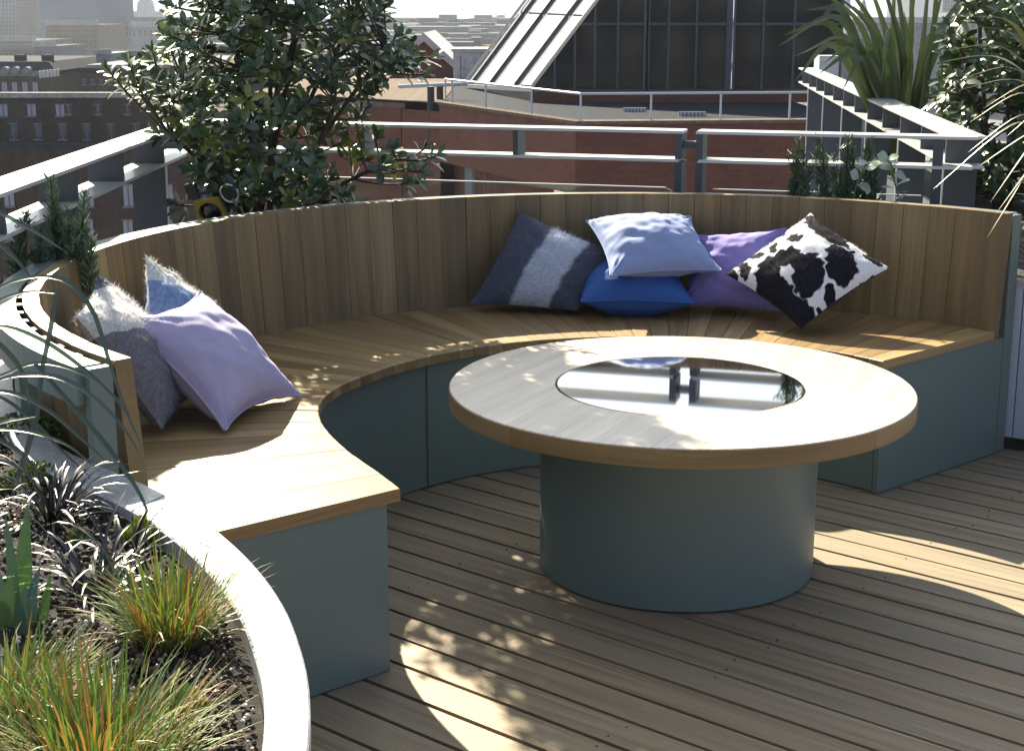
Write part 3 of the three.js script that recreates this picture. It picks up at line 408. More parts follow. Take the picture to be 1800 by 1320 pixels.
{ // laurel hedge bush at the right
  const t = thing('laurel_bush', 'dense dark laurel bush beyond the right railing', 'shrub'), base = V(2.35, 0.6, -7.25), pts = []; let g = 0;
  while (pts.length < 330 && g++ < 9000) { const y = ra(-90, 345), l = lerp(1668, 1640, smooth(0, 200, y)) + (y < 40 ? 20 : 0), x = ra(l, 1900), p = dep(x, y, ra(6.9, 7.7)); if (noise(p.x * 5, p.y * 5, p.z * 5) < -0.3) continue; if (y < 30 && rnd() < 0.55) continue; pts.push(p); }
  bush(t, base, pts, { stems: [[1680, 60], [1720, 10], [1760, 0], [1800, 40], [1700, 180], [1830, -30]].map(([x, y]) => dep(x, y, 7.3)), stemR: 0.01, twigR: 0.004, whorl: [6, 9], size: [0.8, 1.3], fresh: 0.1, cen: base, geo: [leafGeo(0.075, 0.034, { obo: 0.4 }), leafGeo(0.07, 0.03, { obo: 0.4, curl: 0.3 })], cols: [[0.14, 0.19, 0.03], [0.026, 0.066, 0.012], [0.04, 0.09, 0.014], [0.02, 0.05, 0.012], [0.06, 0.1, 0.015]], single: 120, leafOpt: { clearcoat: 0.6, clearcoatRoughness: 0.25 } });
}
function rosemary(label, stems, z, bottom) { // [px x, top y]
  const t = thing('rosemary_bush', label, 'shrub', [0, 0, 0], 'rosemary bushes behind the bench'), sg = [], ng = [], leaf = new THREE.PlaneGeometry(0.0042, 0.03); leaf.translate(0, 0.015, 0); leaf.deleteAttribute('uv');
  for (const [x, y] of stems) {
    const tip = dep(x, y, z + ra(-0.06, 0.06)), foot = dep(x + ra(-10, 10), bottom, z); foot.y = Math.min(foot.y, 0.62); const c = new THREE.CatmullRomCurve3([foot, foot.clone().lerp(tip, 0.5).add(V(ra(-0.02, 0.02), 0, ra(-0.02, 0.02))), tip]); sg.push(new THREE.TubeGeometry(c, 8, 0.0028, 5)); const L = c.getLength(), n = Math.round(L * 950);
    for (let k = 0; k < n; k++) { const s = k / n, p = c.getPoint(s), a = rnd() * 6.28, up = lerp(0.5, 1.5, s * s), d = V(Math.cos(a), up, Math.sin(a)).normalize(), sc = ra(0.7, 1.25) * lerp(1.15, 0.7, s); const m = basis(d, V(ra(-1, 1), ra(0, 1), ra(-1, 1))); m.scale(V(sc, sc, sc)); m.setPosition(p.add(V(Math.cos(a) * 0.004, 0, Math.sin(a) * 0.004))); const v = ra(0.7, 1.3); ng.push(tint(leaf.clone().applyMatrix4(m), [0.10 * v, 0.165 * v, 0.09 * v])); }
    for (let b = 0; b < 5; b++) { const s = ra(0.15, 0.8), p = c.getPoint(s), a = rnd() * 6.28, e = p.clone().add(V(Math.cos(a) * 0.035, 0.075, Math.sin(a) * 0.035)); sg.push(pole(p, e, 0.0018, 0.001, 4)); for (let k = 0; k < 34; k++) { const q = p.clone().lerp(e, rnd()), b2 = rnd() * 6.28, m = basis(V(Math.cos(b2), 0.9, Math.sin(b2)), V(ra(-1, 1), 1, ra(-1, 1))); m.scale(V(0.8, 0.8, 0.8)); m.setPosition(q); const v = ra(0.7, 1.3); ng.push(tint(leaf.clone().applyMatrix4(m), [0.10 * v, 0.165 * v, 0.09 * v])); } }
  }
  part(t, 'stems', mergeGeometries(sg.map((g) => { g.deleteAttribute('uv'); return g; })), M.bark); stuffPart(t, 'needles', mergeGeometries(ng), leafMat(null, { clearcoat: 0.2 }));
}
rosemary('upright rosemary growing against the left railing', [[45, 372], [88, 312], [92, 340], [148, 335], [70, 400], [120, 390], [30, 420], [135, 400], [60, 440], [160, 430]], 4.16, 560);
rosemary('thin upright rosemary behind the bench at the left of the pair', [[1405, 246], [1412, 262], [1440, 240], [1446, 258], [1424, 285], [1466, 282], [1398, 290]], 5.78, 480);
rosemary('bushy upright rosemary next to the pale round leaved sprig', [[1492, 240], [1498, 258], [1528, 246], [1522, 262], [1510, 280], [1478, 295], [1540, 285]], 5.74, 480);

{ // eucalyptus sprig
  const t = thing('eucalyptus_sprig', 'pale sprig with round silvery leaves above the bench back', 'plant'), z = 5.62, c = new THREE.CatmullRomCurve3([dep(1500, 420, z), dep(1505, 330, z), dep(1530, 285, z), dep(1565, 285, z), dep(1572, 315, z), dep(1580, 345, z)]);
  part(t, 'stem', new THREE.TubeGeometry(c, 24, 0.003, 5), P({ color: rgb(0.12, 0.13, 0.06), roughness: 0.7 }));
  const g = leafGeo(0.052, 0.046, { obo: 0.6, curl: 0.2, fold: 0.15 }), ms = [leafMat([0.28, 0.36, 0.28]), leafMat([0.36, 0.44, 0.37]), leafMat([0.17, 0.25, 0.12])];
  for (let k = 0; k < 20; k++) { const p = c.getPoint(0.22 + 0.78 * k / 19), a = k * 2.4, m = basis(V(Math.cos(a), ra(-0.3, 0.7), Math.sin(a)), V(ra(-0.4, 0.4), 0.6, ra(0, 1))), s = ra(0.7, 1.2); m.scale(V(s, s, s)); m.setPosition(p); part(t, 'leaf', g, ms[k % 3]).applyMatrix4(m); }
}
const strap = (cols, o = {}) => cols.map((c) => leafMat(c, { transmission: 0.3, clearcoat: 0.3, ...o }));
{ // flax: broad straps
  const t = thing('flax_plant', 'tall flax with broad sword leaves beyond the right railing', 'plant'), ms = strap([[0.075, 0.105, 0.035], [0.10, 0.135, 0.04], [0.055, 0.085, 0.04], [0.10, 0.13, 0.035]]), B = dep(1592, 262, 8.5); B.y = 0.62;
  const L = [[1368, 82, 1470, 30, 7.1], [1400, 98, 1490, 66, 7.2], [1437, 48, 1470, 10, 7.3], [1420, -30, 1510, 40, 7.5], [1462, -60, 1545, 60, 7.6], [1510, -80, 1560, 70, 7.4], [1560, -120, 1590, 70, 7.6], [1600, -110, 1602, 60, 7.5], [1640, -120, 1622, 70, 7.7], [1668, -60, 1632, 90, 7.6], [1540, -60, 1580, 60, 7.2], [1475, 60, 1540, 120, 7.3], [1440, 130, 1500, 95, 7.1], [1550, 142, 1562, 52, 7.0], [1690, 20, 1640, 110, 7.8], [1618, -80, 1600, 40, 7.2], [1652, -110, 1640, 60, 7.3], [1575, -60, 1570, 60, 7.9], [1452, 80, 1500, 70, 7.5], [1525, 150, 1530, 90, 7.4], [1378, 62, 1455, 40, 7.2], [1398, 142, 1460, 78, 7.0], [1412, 18, 1480, 20, 7.4], [1448, 112, 1500, 80, 7.2], [1482, 158, 1515, 100, 7.1], [1500, 10, 1545, 60, 7.3], [1530, -30, 1560, 60, 7.5], [1682, 62, 1640, 60, 7.4], [1702, -20, 1650, 60, 7.6], [1670, 110, 1640, 90, 7.2], [1470, -10, 1530, 50, 7.6], [1590, 20, 1600, 110, 7.0]];
  L.forEach(([x, y, mx, my, z], i) => { const b = B.clone().add(V(ra(-0.07, 0.07), 0, ra(-0.07, 0.07))), m = dep(mx, my, lerp(8.5, z + 1, 0.7)), e = dep(x, y, z + 1); part(t, 'leaf', ribbon([b, b.clone().lerp(m, 0.55).add(V(0, 0.05, 0)), m, e], ra(0.045, 0.065), { fold: 0.4, up: V(ra(-0.4, 0.4), 0.3, 1), twist: ra(-0.6, 0.6), tip: 0.6 }), ms[i % 4]); });
}
{ // narrow leaved palm-like plant reaching in from the right edge
  const t = thing('cordyline_plant', 'spiky plant with long narrow arching leaves at the right edge', 'plant'), ms = strap([[0.14, 0.14, 0.035], [0.09, 0.11, 0.035], [0.20, 0.17, 0.05], [0.06, 0.085, 0.03]]), top = dep(1868, 190, 4.75), foot = V(top.x + 0.02, 0.6, top.z - 0.05);
  part(t, 'stem', tube([foot, foot.clone().lerp(top, 0.5).add(V(0.02, 0, 0)), top], 0.022, 10, 8), M.bark);
  const L = [[1672, 30, 1760, 32], [1640, 112, 1740, 98], [1695, 137, 1770, 118], [1660, 46, 1760, 52], [1730, 190, 1800, 150], [1702, 268, 1790, 205], [1722, 292, 1800, 240], [1642, 332, 1770, 225], [1752, 375, 1830, 270], [1742, 355, 1815, 255], [1770, 240, 1830, 190], [1700, 10, 1790, 30], [1760, -20, 1810, 60], [1680, 160, 1770, 140], [1735, 420, 1810, 300], [1775, 452, 1835, 330], [1655, 90, 1750, 80], [1790, -60, 1830, 80], [1705, 215, 1790, 165], [1765, 320, 1825, 240]];
  L.forEach(([x, y, mx, my], i) => { const z = 4.75 + ra(-0.25, 0.35); part(t, 'leaf', ribbon([top.clone().add(V(ra(-0.02, 0.02), ra(-0.05, 0.04), ra(-0.02, 0.02))), dep(lerp(1868, mx, 0.6), lerp(185, my, 0.75), lerp(4.75, z, 0.5)), dep(mx, my, z), dep(x, y, z)], ra(0.014, 0.022), { fold: 0.3, tip: 0.85 }), ms[i % 4]); });
  for (let k = 0; k < 16; k++) part(t, 'leaf', ribbon(arch(top, ra(-1.2, 1.9), ra(0.4, 0.6), ra(0.2, 1.4), ra(0.8, 1.6)), 0.02, {}), ms[k % 4]);
  const u = thing('tussock_grass', 'pale arching tussock spilling over the blue grey metal planter', 'plant'), b = V(1.90, 0.6, -5.22); const bl = [];
  for (let k = 0; k < 90; k++) { const q = b.clone().add(V(ra(-0.06, 0.06), 0, ra(-0.06, 0.06))), g = ribbon(arch(q, ra(0, 6.28), ra(0.15, 0.34), ra(0.6, 1.4), ra(1, 2.4)), ra(0.004, 0.007), { seg: 8 }); bl.push(tint(g, rnd() < 0.5 ? [0.25, 0.22, 0.13] : [0.10, 0.12, 0.04])); }
  stuffPart(u, 'blades', mergeGeometries(bl), leafMat(null, { clearcoat: 0.1 }));
}
{ // plants in the left planter
  const t = thing('strap_leaf_plant', 'plant with long arching strap leaves sweeping over the left planter', 'plant'), ms = strap([[0.045, 0.075, 0.045], [0.07, 0.10, 0.05], [0.05, 0.075, 0.06]], { clearcoat: 0.4 }), z = 2.62;
  const L = [[[-90, 640], [-20, 520], [50, 489], [115, 496], [160, 545], [195, 650], [228, 740], [252, 790]], [[-80, 620], [-10, 535], [50, 514], [98, 516]], [[98, 516], [88, 580], [72, 660], [60, 760], [28, 835]], [[-100, 600], [0, 575], [70, 598], [140, 645], [205, 705], [232, 745]], [[-90, 690], [0, 662], [60, 640], [120, 648], [180, 680], [228, 722]], [[-90, 720], [0, 668], [60, 660], [110, 668], [170, 705], [215, 752], [250, 808]], [[-80, 700], [10, 690], [80, 720], [140, 770], [190, 815]], [[-80, 780], [0, 745], [30, 738], [64, 732]], [[64, 732], [48, 790], [28, 850], [15, 890]], [[-60, 690], [0, 700], [55, 740], [110, 795], [170, 850]], [[-90, 760], [0, 755], [60, 762], [120, 785], [175, 830]], [[-60, 330], [0, 375], [60, 408], [118, 445]], [[-70, 380], [0, 432], [30, 460], [58, 496]], [[-60, 830], [0, 812], [40, 830], [80, 868]], [[-70, 730], [-10, 770], [40, 800], [75, 850]], [[60, 640], [130, 720], [190, 790], [250, 880], [275, 960]], [[-80, 560], [-10, 600], [40, 660], [50, 720]]];
  L.forEach((l, i) => part(t, 'leaf', ribbon(l.map(([x, y], k) => dep(x, y, z + (i % 5) * 0.05 - k * 0.012)), ra(0.009, 0.0125), { fold: 0.45, tip: 0.9, seg: 22, base: i === 2 || i === 8 ? 1 : 0.8, up: V(0.2, 1, 0.5) }), ms[i % 3]));
}
function tuft(name, label, cat, px, py, n, { len, wid, rise, droop, cols, spread = 0.03, h = 0.63, group, mat }) {
  const c = at(px, py, h), t = thing(name, label, cat, [0, 0, 0], group), gs = [];
  for (let k = 0; k < n; k++) { const az = rnd() * 6.283, r = Math.sqrt(rnd()) * spread, b = V(c.x + Math.cos(az) * r, 0, c.z + Math.sin(az) * r); b.y = soilY(b.x, b.z) - 0.005; const g = ribbon(arch(b, az + ra(-0.7, 0.7), ra(...len), ra(...rise), ra(...droop)), ra(...wid), { seg: 7, fold: 0.3, tip: 0.95 }); const cc = cols[Math.floor(rnd() * cols.length)], v = ra(0.7, 1.3); gs.push(tint(g, cc.map((x) => x * v))); }
  stuffPart(t, 'blades', mergeGeometries(gs), mat ?? leafMat(null, { clearcoat: 0, roughness: 0.7, transmission: 0.4 }));
  return t;
}
const carex = [[0.13, 0.22, 0.025], [0.09, 0.17, 0.025], [0.17, 0.25, 0.03], [0.12, 0.2, 0.025], [0.2, 0.25, 0.035], [0.36, 0.18, 0.03], [0.30, 0.18, 0.04]];
tuft('sedge_tuft', 'tuft of green and orange sedge beside the coping in front of the bench end', 'grass', 300, 1112, 460, { len: [0.05, 0.165], wid: [0.002, 0.0038], rise: [0.6, 1.5], droop: [0.1, 1.3], cols: carex, spread: 0.055, group: 'sedge tufts in the left planter' });
tuft('sedge_tuft', 'largest sedge tuft at the bottom left corner of the planter', 'grass', 165, 1350, 760, { len: [0.06, 0.16], wid: [0.002, 0.004], rise: [0.6, 1.5], droop: [0.1, 1.3], cols: carex, spread: 0.10, group: 'sedge tufts in the left planter' });
tuft('sedge_tuft', 'sedge tuft at the left edge below the broad green iris leaves', 'grass', 20, 1240, 480, { len: [0.05, 0.13], wid: [0.002, 0.0038], rise: [0.6, 1.5], droop: [0.1, 1.3], cols: carex, spread: 0.075, group: 'sedge tufts in the left planter' });
const black = [[0.010, 0.009, 0.013], [0.016, 0.014, 0.018], [0.026, 0.023, 0.028]], mondoMat = P({ vertexColors: true, roughness: 0.4, clearcoat: 0.25, clearcoatRoughness: 0.25 });
[['black strap leaved tuft beside the broad iris leaves, farthest back', 92, 905, 70], ['black strap leaved tuft between the iris and the sedge', 165, 1040, 60], ['thin black strap leaved tuft near the yellow green sedum', 215, 985, 22]].forEach(([l, x, y, n]) => tuft('black_mondo_grass', l, 'plant', x, y, n, { len: [0.09, 0.2], wid: [0.0045, 0.008], rise: [0.3, 1.4], droop: [1.2, 2.6], cols: black, spread: 0.03, group: 'black strap leaved tufts', mat: mondoMat }));
{
  const t = thing('iris_plant', 'clump of broad upright blue green iris leaves in the left planter', 'plant'), ms = strap([[0.075, 0.15, 0.07], [0.10, 0.19, 0.05], [0.06, 0.13, 0.08]], { clearcoat: 0.3, transmission: 0.35 });
  [[8, 905, 22, 1095, 0.02], [48, 885, 38, 1085, 0.03], [70, 995, 55, 1110, 0.02], [-20, 980, 0, 1110, 0.045], [88, 1010, 68, 1110, 0.016], [112, 1052, 60, 1050, 0.014], [-40, 930, -10, 1100, 0.03], [20, 1010, 20, 1120, 0.03], [45, 1030, 42, 1130, 0.026]].forEach(([x, y, bx, by, w], i) => { const b = at(bx, by, 0.62), e = dep(x, y, -b.z + 0.02 + ra(-0.03, 0.05)), m = b.clone().lerp(e, 0.5).add(V(ra(-0.01, 0.01), 0.01, 0)); part(t, 'leaf', ribbon([b, m, e], w, { fold: 0.3, up: V(ra(-0.3, 0.3), 0, 1), tip: 0.5, seg: 12 }), ms[i % 3]); });
  const sed = (label, px, py, r, n, cols) => { const c = at(px, py, 0.63), s = thing('sedum_cushion', label, 'plant', [0, 0, 0], 'low sedum cushions in the left planter'), gs = [], lf = leafGeo(0.014, 0.009, { curl: -0.2, obo: 0.6, seg: 3 }); for (let k = 0; k < n; k++) { const a = rnd() * 6.28, q = Math.sqrt(rnd()) * r, p = V(c.x + Math.cos(a) * q, 0, c.z + Math.sin(a) * q); p.y = soilY(p.x, p.z) + 0.035 * (1 - (q / r) ** 2) * rnd() + 0.004; const m = basis(V(ra(-1, 1), ra(0.3, 1.3), ra(-1, 1)), V(ra(-1, 1), 1, ra(-1, 1))), z = ra(0.6, 1.1); m.scale(V(z, z, z)); m.setPosition(p); const cc = cols[Math.floor(rnd() * cols.length)]; gs.push(tint(lf.clone().applyMatrix4(m), cc)); } stuffPart(s, 'leaves', mergeGeometries(gs), leafMat(null, { clearcoat: 0.2, transmission: 0.35 })); };
  const yg = [[0.34, 0.36, 0.04], [0.22, 0.27, 0.03], [0.14, 0.2, 0.03]], gn = [[0.08, 0.14, 0.03], [0.13, 0.18, 0.03], [0.06, 0.1, 0.03]];
  sed('small yellow green sedum cushion near the coping by the bench', 250, 945, 0.035, 260, yg); sed('small yellow green sedum cushion low down beside the largest sedge', 322, 1262, 0.035, 200, yg); sed('flat green sedum patch behind the black strap leaved tufts', 50, 845, 0.06, 260, gn); sed('tiny green sedum sprig on bare soil behind the iris', 135, 950, 0.016, 40, gn); sed('green ground cover patch under the strap leaves at the left edge', 35, 765, 0.09, 420, gn);
}
{ // small work lamp behind the bench
  const t = thing('garden_floodlight', 'small yellow framed black floodlight on a bracket behind the bench by the tree', 'lamp'), c = dep(372, 372, 5.42), y = P({ color: rgb(0.30, 0.18, 0.02), roughness: 0.45 }), lens = P({ color: rgb(0.012, 0.014, 0.02), roughness: 0.12 });
  const q = new THREE.Quaternion().setFromEuler(new THREE.Euler(0.35, -0.25, 0.28)), put = (g) => { g.applyQuaternion(q); g.translate(c.x, c.y, c.z); return g; };
  const sh = new THREE.Shape(); sh.moveTo(-0.062, -0.05); sh.lineTo(0.062, -0.05); sh.lineTo(0.05, 0.052); sh.lineTo(-0.05, 0.052); sh.closePath(); const ho = new THREE.Path(); ho.absellipse(0, 0, 0.046, 0.042, 0, Math.PI * 2); sh.holes.push(ho);
  part(t, 'frame', put(new THREE.ExtrudeGeometry(sh, { depth: 0.012, bevelEnabled: true, bevelSize: 0.002, bevelThickness: 0.002, bevelSegments: 2 })), y);
  part(t, 'lens', put(moved(new THREE.SphereGeometry(0.047, 24, 10, 0, 6.2832, 0, 0.9).rotateX(Math.PI / 2), 0, 0, -0.028)), lens);
  part(t, 'housing', put(moved(new THREE.CylinderGeometry(0.05, 0.03, 0.06, 20).rotateX(Math.PI / 2), 0, 0, -0.032)), M.dark);
  part(t, 'bracket', put(mergeGeometries([box(-0.07, -0.03, 0.056, 0.115, -0.02, 0.0), box(-0.03, 0.09, 0.068, 0.078, -0.012, -0.002)])), M.dark);
  const k = part(t, 'knob', put(moved(new THREE.CylinderGeometry(0.034, 0.034, 0.018, 28).rotateX(Math.PI / 2), 0.10, 0.06, -0.006)), M.dark); part(k, 'rim', put(moved(new THREE.TorusGeometry(0.034, 0.004, 8, 32), 0.10, 0.06, 0.004)), M.steel);
  part(t, 'stake', pole(V(c.x + 0.0, 0.62, c.z - 0.03), V(c.x, c.y - 0.04, c.z - 0.03), 0.008), M.dark);
}
// ---------------------------------------------------------------- the brick building with the sloping glass roof
const GROUND = -24;
const mottled = (c1, c2, s1, s2, z) => tex(512, 512, (u, v, i, j) => { const row = Math.floor(v * 64), m = (v * 64) % 1, bx = (u * 24 + (row % 2) * 0.5), col = Math.floor(bx), f = bx % 1, joint = (m < 0.12 || f < 0.05) ? 0.2 : 0, k = 0.5 + 0.5 * noise(col * 7.3 + z, row * 5.1, 2) + 0.3 * noise(u * s1, v * s1, z) + 0.2 * noise(u * s2, v * s2, z + 2); return [0, 1, 2].map((q) => Math.pow(clamp(lerp(lerp(c1[q], c2[q], clamp(k, 0, 1)), 0.22, joint), 0, 1), 1 / 2.2)); });
const brickTex = mottled([0.12, 0.040, 0.024], [0.22, 0.075, 0.040], 9, 40, 1), duskTex = mottled([0.10, 0.06, 0.042], [0.17, 0.105, 0.075], 9, 30, 7);
brickTex.repeat.set(0.2, 0.2); duskTex.repeat.set(0.2, 0.2);
const B = {
  brick: S({ map: brickTex, color: rgb(0.74, 0.66, 0.62), roughness: 0.9 }), dusk: S({ map: duskTex, roughness: 0.9 }),
  pebble: P({ color: rgb(0.24, 0.19, 0.155), map: speck, bumpMap: speck, bumpScale: 0.02, roughness: 0.95, specularIntensity: 0.1 }), asphalt: P({ color: rgb(0.045, 0.05, 0.065), map: speck, roughness: 0.95, specularIntensity: 0.1 }),
  darkGlass: P({ color: rgb(0.004, 0.006, 0.011), roughness: 0.07, specularIntensity: 0.4 }),
  mullion: P({ color: rgb(0.045, 0.055, 0.075), roughness: 0.5 }), lead: P({ color: rgb(0.16, 0.17, 0.2), roughness: 0.6 }),
  white: P({ color: rgb(0.72, 0.73, 0.75), roughness: 0.6, map: speck }), tubeGrey: P({ color: rgb(0.40, 0.44, 0.50), roughness: 0.4, metalness: 0.3 }),
  roofGlass: P({ color: rgb(0.55, 0.58, 0.62), roughness: 0.22, metalness: 0.35, map: speck }), cream: P({ color: rgb(0.62, 0.56, 0.42), roughness: 0.6 }),
};
const quadUV = (g, s = 1) => { const p = g.attributes.position, n = g.attributes.normal, uv = new Float32Array(p.count * 2); for (let i = 0; i < p.count; i++) { const nx = Math.abs(n.getX(i)), ny = Math.abs(n.getY(i)); uv[2 * i] = (ny > 0.7 ? p.getX(i) : nx > 0.7 ? p.getZ(i) : p.getX(i) * 0.9 + p.getZ(i) * 0.3) * s; uv[2 * i + 1] = (ny > 0.7 ? p.getZ(i) : p.getY(i)) * s; } g.setAttribute('uv', new THREE.BufferAttribute(uv, 2)); return g; };
const prism = (pts, y0, y1) => { const s = new THREE.Shape(); pts.forEach(([x, z], i) => i ? s.lineTo(x, -z) : s.moveTo(x, -z)); const g = new THREE.ExtrudeGeometry(s, { depth: y1 - y0, bevelEnabled: false }); g.rotateX(-Math.PI / 2); g.translate(0, y0, 0); return quadUV(g); };
const flat = (pts) => { const pos = []; for (let i = 1; i + 1 < pts.length; i++) for (const p of [pts[0], pts[i], pts[i + 1]]) pos.push(p.x, p.y, p.z); const g = new THREE.BufferGeometry(); g.setAttribute('position', new THREE.Float32BufferAttribute(pos, 3)); g.computeVertexNormals(); return quadUV(g); };
const sheet = (pts, th) => { const n = pts[1].clone().sub(pts[0]).cross(pts[2].clone().sub(pts[0])).normalize().multiplyScalar(th); return quadUV(rings([pts.map((p) => p.clone().sub(n)), pts.map((p) => p.clone())], (p) => [p.x, p.y])); };
{
  const b = thing('brick_building', 'red brick building with parapet and big sloping dark glass roof across the street', 'building');
  const A = dep(1012, 219, 30), L = dep(772, 200, 36.5), R = dep(1500, 226, 30.6), top = A.y; // parapet corner, left end, right end
  const wallTop = top, band = dep(1010, 334, 30).y;
  const a = [A.x, A.z], l = [L.x, L.z], r = [R.x, R.z], off = 0.7;
  part(b, 'wall', prism([a, r, [R.x, -60], [L.x, -60], l], wallTop - 1.35, wallTop), B.brick);
  part(b, 'lower_wall', prism([[A.x - 0.05, A.z - off], [R.x, R.z - 0.02], [R.x, -59.9], [L.x + 0.3, -59.9], [L.x + 0.3, L.z - off]], GROUND, wallTop - 1.352), B.brick);
  part(b, 'corner_pier', prism([[A.x - 0.42, A.z - 0.25 + 0.35], [A.x, A.z], [A.x + 1.8, A.z - 0.08], [A.x + 1.8, A.z - 0.5], [A.x - 0.4, A.z - 0.6]], GROUND, wallTop - 1.351), B.brick);
  part(b, 'parapet_coping', prism([[A.x, A.z + 0.06], [R.x, R.z + 0.06], [R.x, R.z - 0.35], [A.x + 0.1, A.z - 0.35], [L.x + 0.1, L.z - 0.4], [L.x - 0.05, L.z + 0.03]], wallTop + 0.002, wallTop + 0.07), B.pebble);
  // window band under the left wing
  const dir = V(A.x - L.x, 0, A.z - L.z), len = dir.length(); dir.normalize(); const nrm = V(-dir.z, 0, dir.x); if (nrm.z < 0) nrm.multiplyScalar(-1);
  for (let k = 0; k < 9; k++) { const m0 = 0.35 + k * (len - 1.2) / 9, m1 = m0 + (len - 1.2) / 9 - 0.1, p = (m, y, o = 0) => V(L.x, y, L.z).addScaledVector(dir, m).addScaledVector(nrm, -off + 0.2 + o); const w = part(b, 'window', sheet([p(m0, wallTop - 2.9), p(m1, wallTop - 2.9), p(m1, wallTop - 1.4), p(m0, wallTop - 1.4)], 0.03), k === 5 ? B.white : k % 3 === 0 ? B.lead : B.darkGlass, k === 5 ? 'one pale pane in the window band of the brick building' : undefined); part(w, 'frame', mergeGeometries([beam(p(m1 + 0.05, wallTop - 2.9, 0.02), p(m1 + 0.05, wallTop - 1.4, 0.02), 0.08, 0.08)]), B.lead); }  // one pane white among dark glass and lead grey ones
  // further wings to the left
  const E1 = dep(705, 191, 38), E2 = dep(440, 182, 41);
  part(b, 'recess_wall', prism([[L.x, L.z - 0.3], [L.x, -58], [E1.x, -58], [E1.x, E1.z]], GROUND, E1.y), B.brick);
  part(b, 'far_wing', prism([[E1.x - 0.01, E1.z + 0.02], [E1.x - 0.01, -57], [E2.x, -57], [E2.x, E2.z]], GROUND, E1.y + 0.02), B.brick);
  part(b, 'far_coping', prism([[E1.x + 0.1, E1.z + 0.1], [E1.x + 0.1, E1.z - 0.6], [E2.x, E2.z - 0.6], [E2.x, E2.z + 0.1]], E1.y + 0.022, E1.y + 0.15), B.pebble);
  part(b, 'roof_terrace', prism([[A.x, A.z - 0.36], [R.x, R.z - 0.36], [R.x, -50], [L.x + 0.1, -50], [L.x + 0.1, L.z - 0.41]], wallTop + 0.003, wallTop + 0.03), B.asphalt); part(b, 'far_roof', prism([[L.x + 0.05, L.z - 0.41], [L.x + 0.05, -50], [E2.x, -50], [E2.x, E2.z - 0.61]], wallTop + 0.003, wallTop + 0.03), B.pebble);
  // glass roof: front face and left slope
  const f0 = dep(938, 190, 37), fT = dep(1052, 0, 37), rise = V(fT.x - dep(935, 155, 37).x, fT.y - dep(935, 155, 37).y, 0), bl = dep(938, 153, 37), up = (k) => bl.clone().addScaledVector(rise, k), zF = -37, H = 2.25;
  const xr = dep(1475, 150, 37).x, yTop = up(H).y, y0 = wallTop + 0.03;
  // panes of the front, each its own sheet, clipped by the slope
  const slopeX = (y) => bl.x + Math.max(0, (y - bl.y)) * rise.x / rise.y, cols = [938, 975, 1010, 1045, 1085, 1131, 1136, 1173, 1222, 1275, 1288, 1338, 1392, 1475].map((x) => dep(x, 150, 37).x), rows = [y0 + 0.28, dep(1000, 42, 37).y, dep(1000, -80, 37).y, yTop];
  for (let j = 0; j + 1 < rows.length; j++) for (let i = 0; i + 1 < cols.length; i++) {
    const xa = cols[i] + 0.02, xb = cols[i + 1] - 0.02, ya = rows[j] + 0.02, yb = rows[j + 1] - 0.02; if (xb - xa < 0.15) continue; if (slopeX(ya) > xb) continue;
    const poly = []; poly.push(V(Math.max(xa, slopeX(ya)), ya, zF)); poly.push(V(xb, ya, zF)); if (slopeX(yb) < xb) { poly.push(V(xb, yb, zF)); poly.push(V(Math.max(xa, slopeX(yb)), yb, zF)); } else poly.push(V(xb, bl.y + (xb - bl.x) * rise.y / rise.x, zF)); if (slopeX(ya) < xa && slopeX(yb) > xa) poly.push(V(xa, bl.y + (xa - bl.x) * rise.y / rise.x, zF));
    part(b, 'pane', sheet(poly, 0.03), B.darkGlass);
  }
  cols.forEach((x, i) => { const y1 = x > up(H).x ? yTop : Math.max(y0 + 0.3, bl.y + (x - bl.x) * rise.y / rise.x), wide = i === 5 || i === 9; part(b, 'mullion', box(x - (wide ? 0.02 : 0.025), x + (wide ? 0.13 : 0.025), y0, y1, zF - 0.02, zF + 0.07), B.mullion); });
  for (const y of rows.slice(0, 3)) part(b, 'transom', box(slopeX(y), xr, y - 0.03, y + 0.03, zF - 0.01, zF + 0.05), B.mullion);
  part(b, 'dark_interior', prism([[f0.x + 0.05, zF - 0.25], [xr, zF - 0.25], [xr, -48], [f0.x + 1, -48]], y0, bl.y - 0.05), B.darkGlass);
  part(b, 'base_wall', box(f0.x - 0.1, xr, y0, y0 + 0.27, zF - 0.1, zF + 0.1), B.brick);
  const back = dep(818, 147, 44.5), sl = [back, bl, up(H), back.clone().addScaledVector(rise, H * 1.2)];
  part(b, 'roof_slope', sheet(sl.map((p) => p.clone().add(V(0.03, -0.05, 0))), 0.05), B.lead);
  const nP = 4; for (let i = 0; i < nP; i++) for (let j = 0; j < 3; j++) { const u = [0, 0.13, 0.42, 0.78, 1], g = (s, k) => back.clone().lerp(bl, s).addScaledVector(rise, k * lerp(1.2, 1, s)), u0 = u[i] + 0.012, u1 = u[i + 1] - 0.012, k0 = [0.02, 0.82, 1.6][j], k1 = [0.8, 1.58, 2.25][j]; part(b, 'roof_pane', sheet([g(u0, k0), g(u1, k0), g(u1, k1), g(u0, k1)], 0.03), B.roofGlass); }
  for (const s of [0, 0.13, 0.42, 0.78, 1]) { const p = back.clone().lerp(bl, s), q = p.clone().addScaledVector(rise, H * lerp(1.2, 1, s)); part(b, 'glazing_bar', beam(p.add(V(-0.03, 0.04, 0)), q.add(V(-0.03, 0.04, 0)), s === 1 || s === 0 ? 0.16 : 0.07, 0.08), s === 1 || s === 0 ? B.cream : B.mullion); }
  part(b, 'eaves', beam(back.clone().add(V(-0.1, -0.06, 0)), bl.clone().add(V(0.1, -0.06, 0.1)), 0.14, 0.1), B.lead);
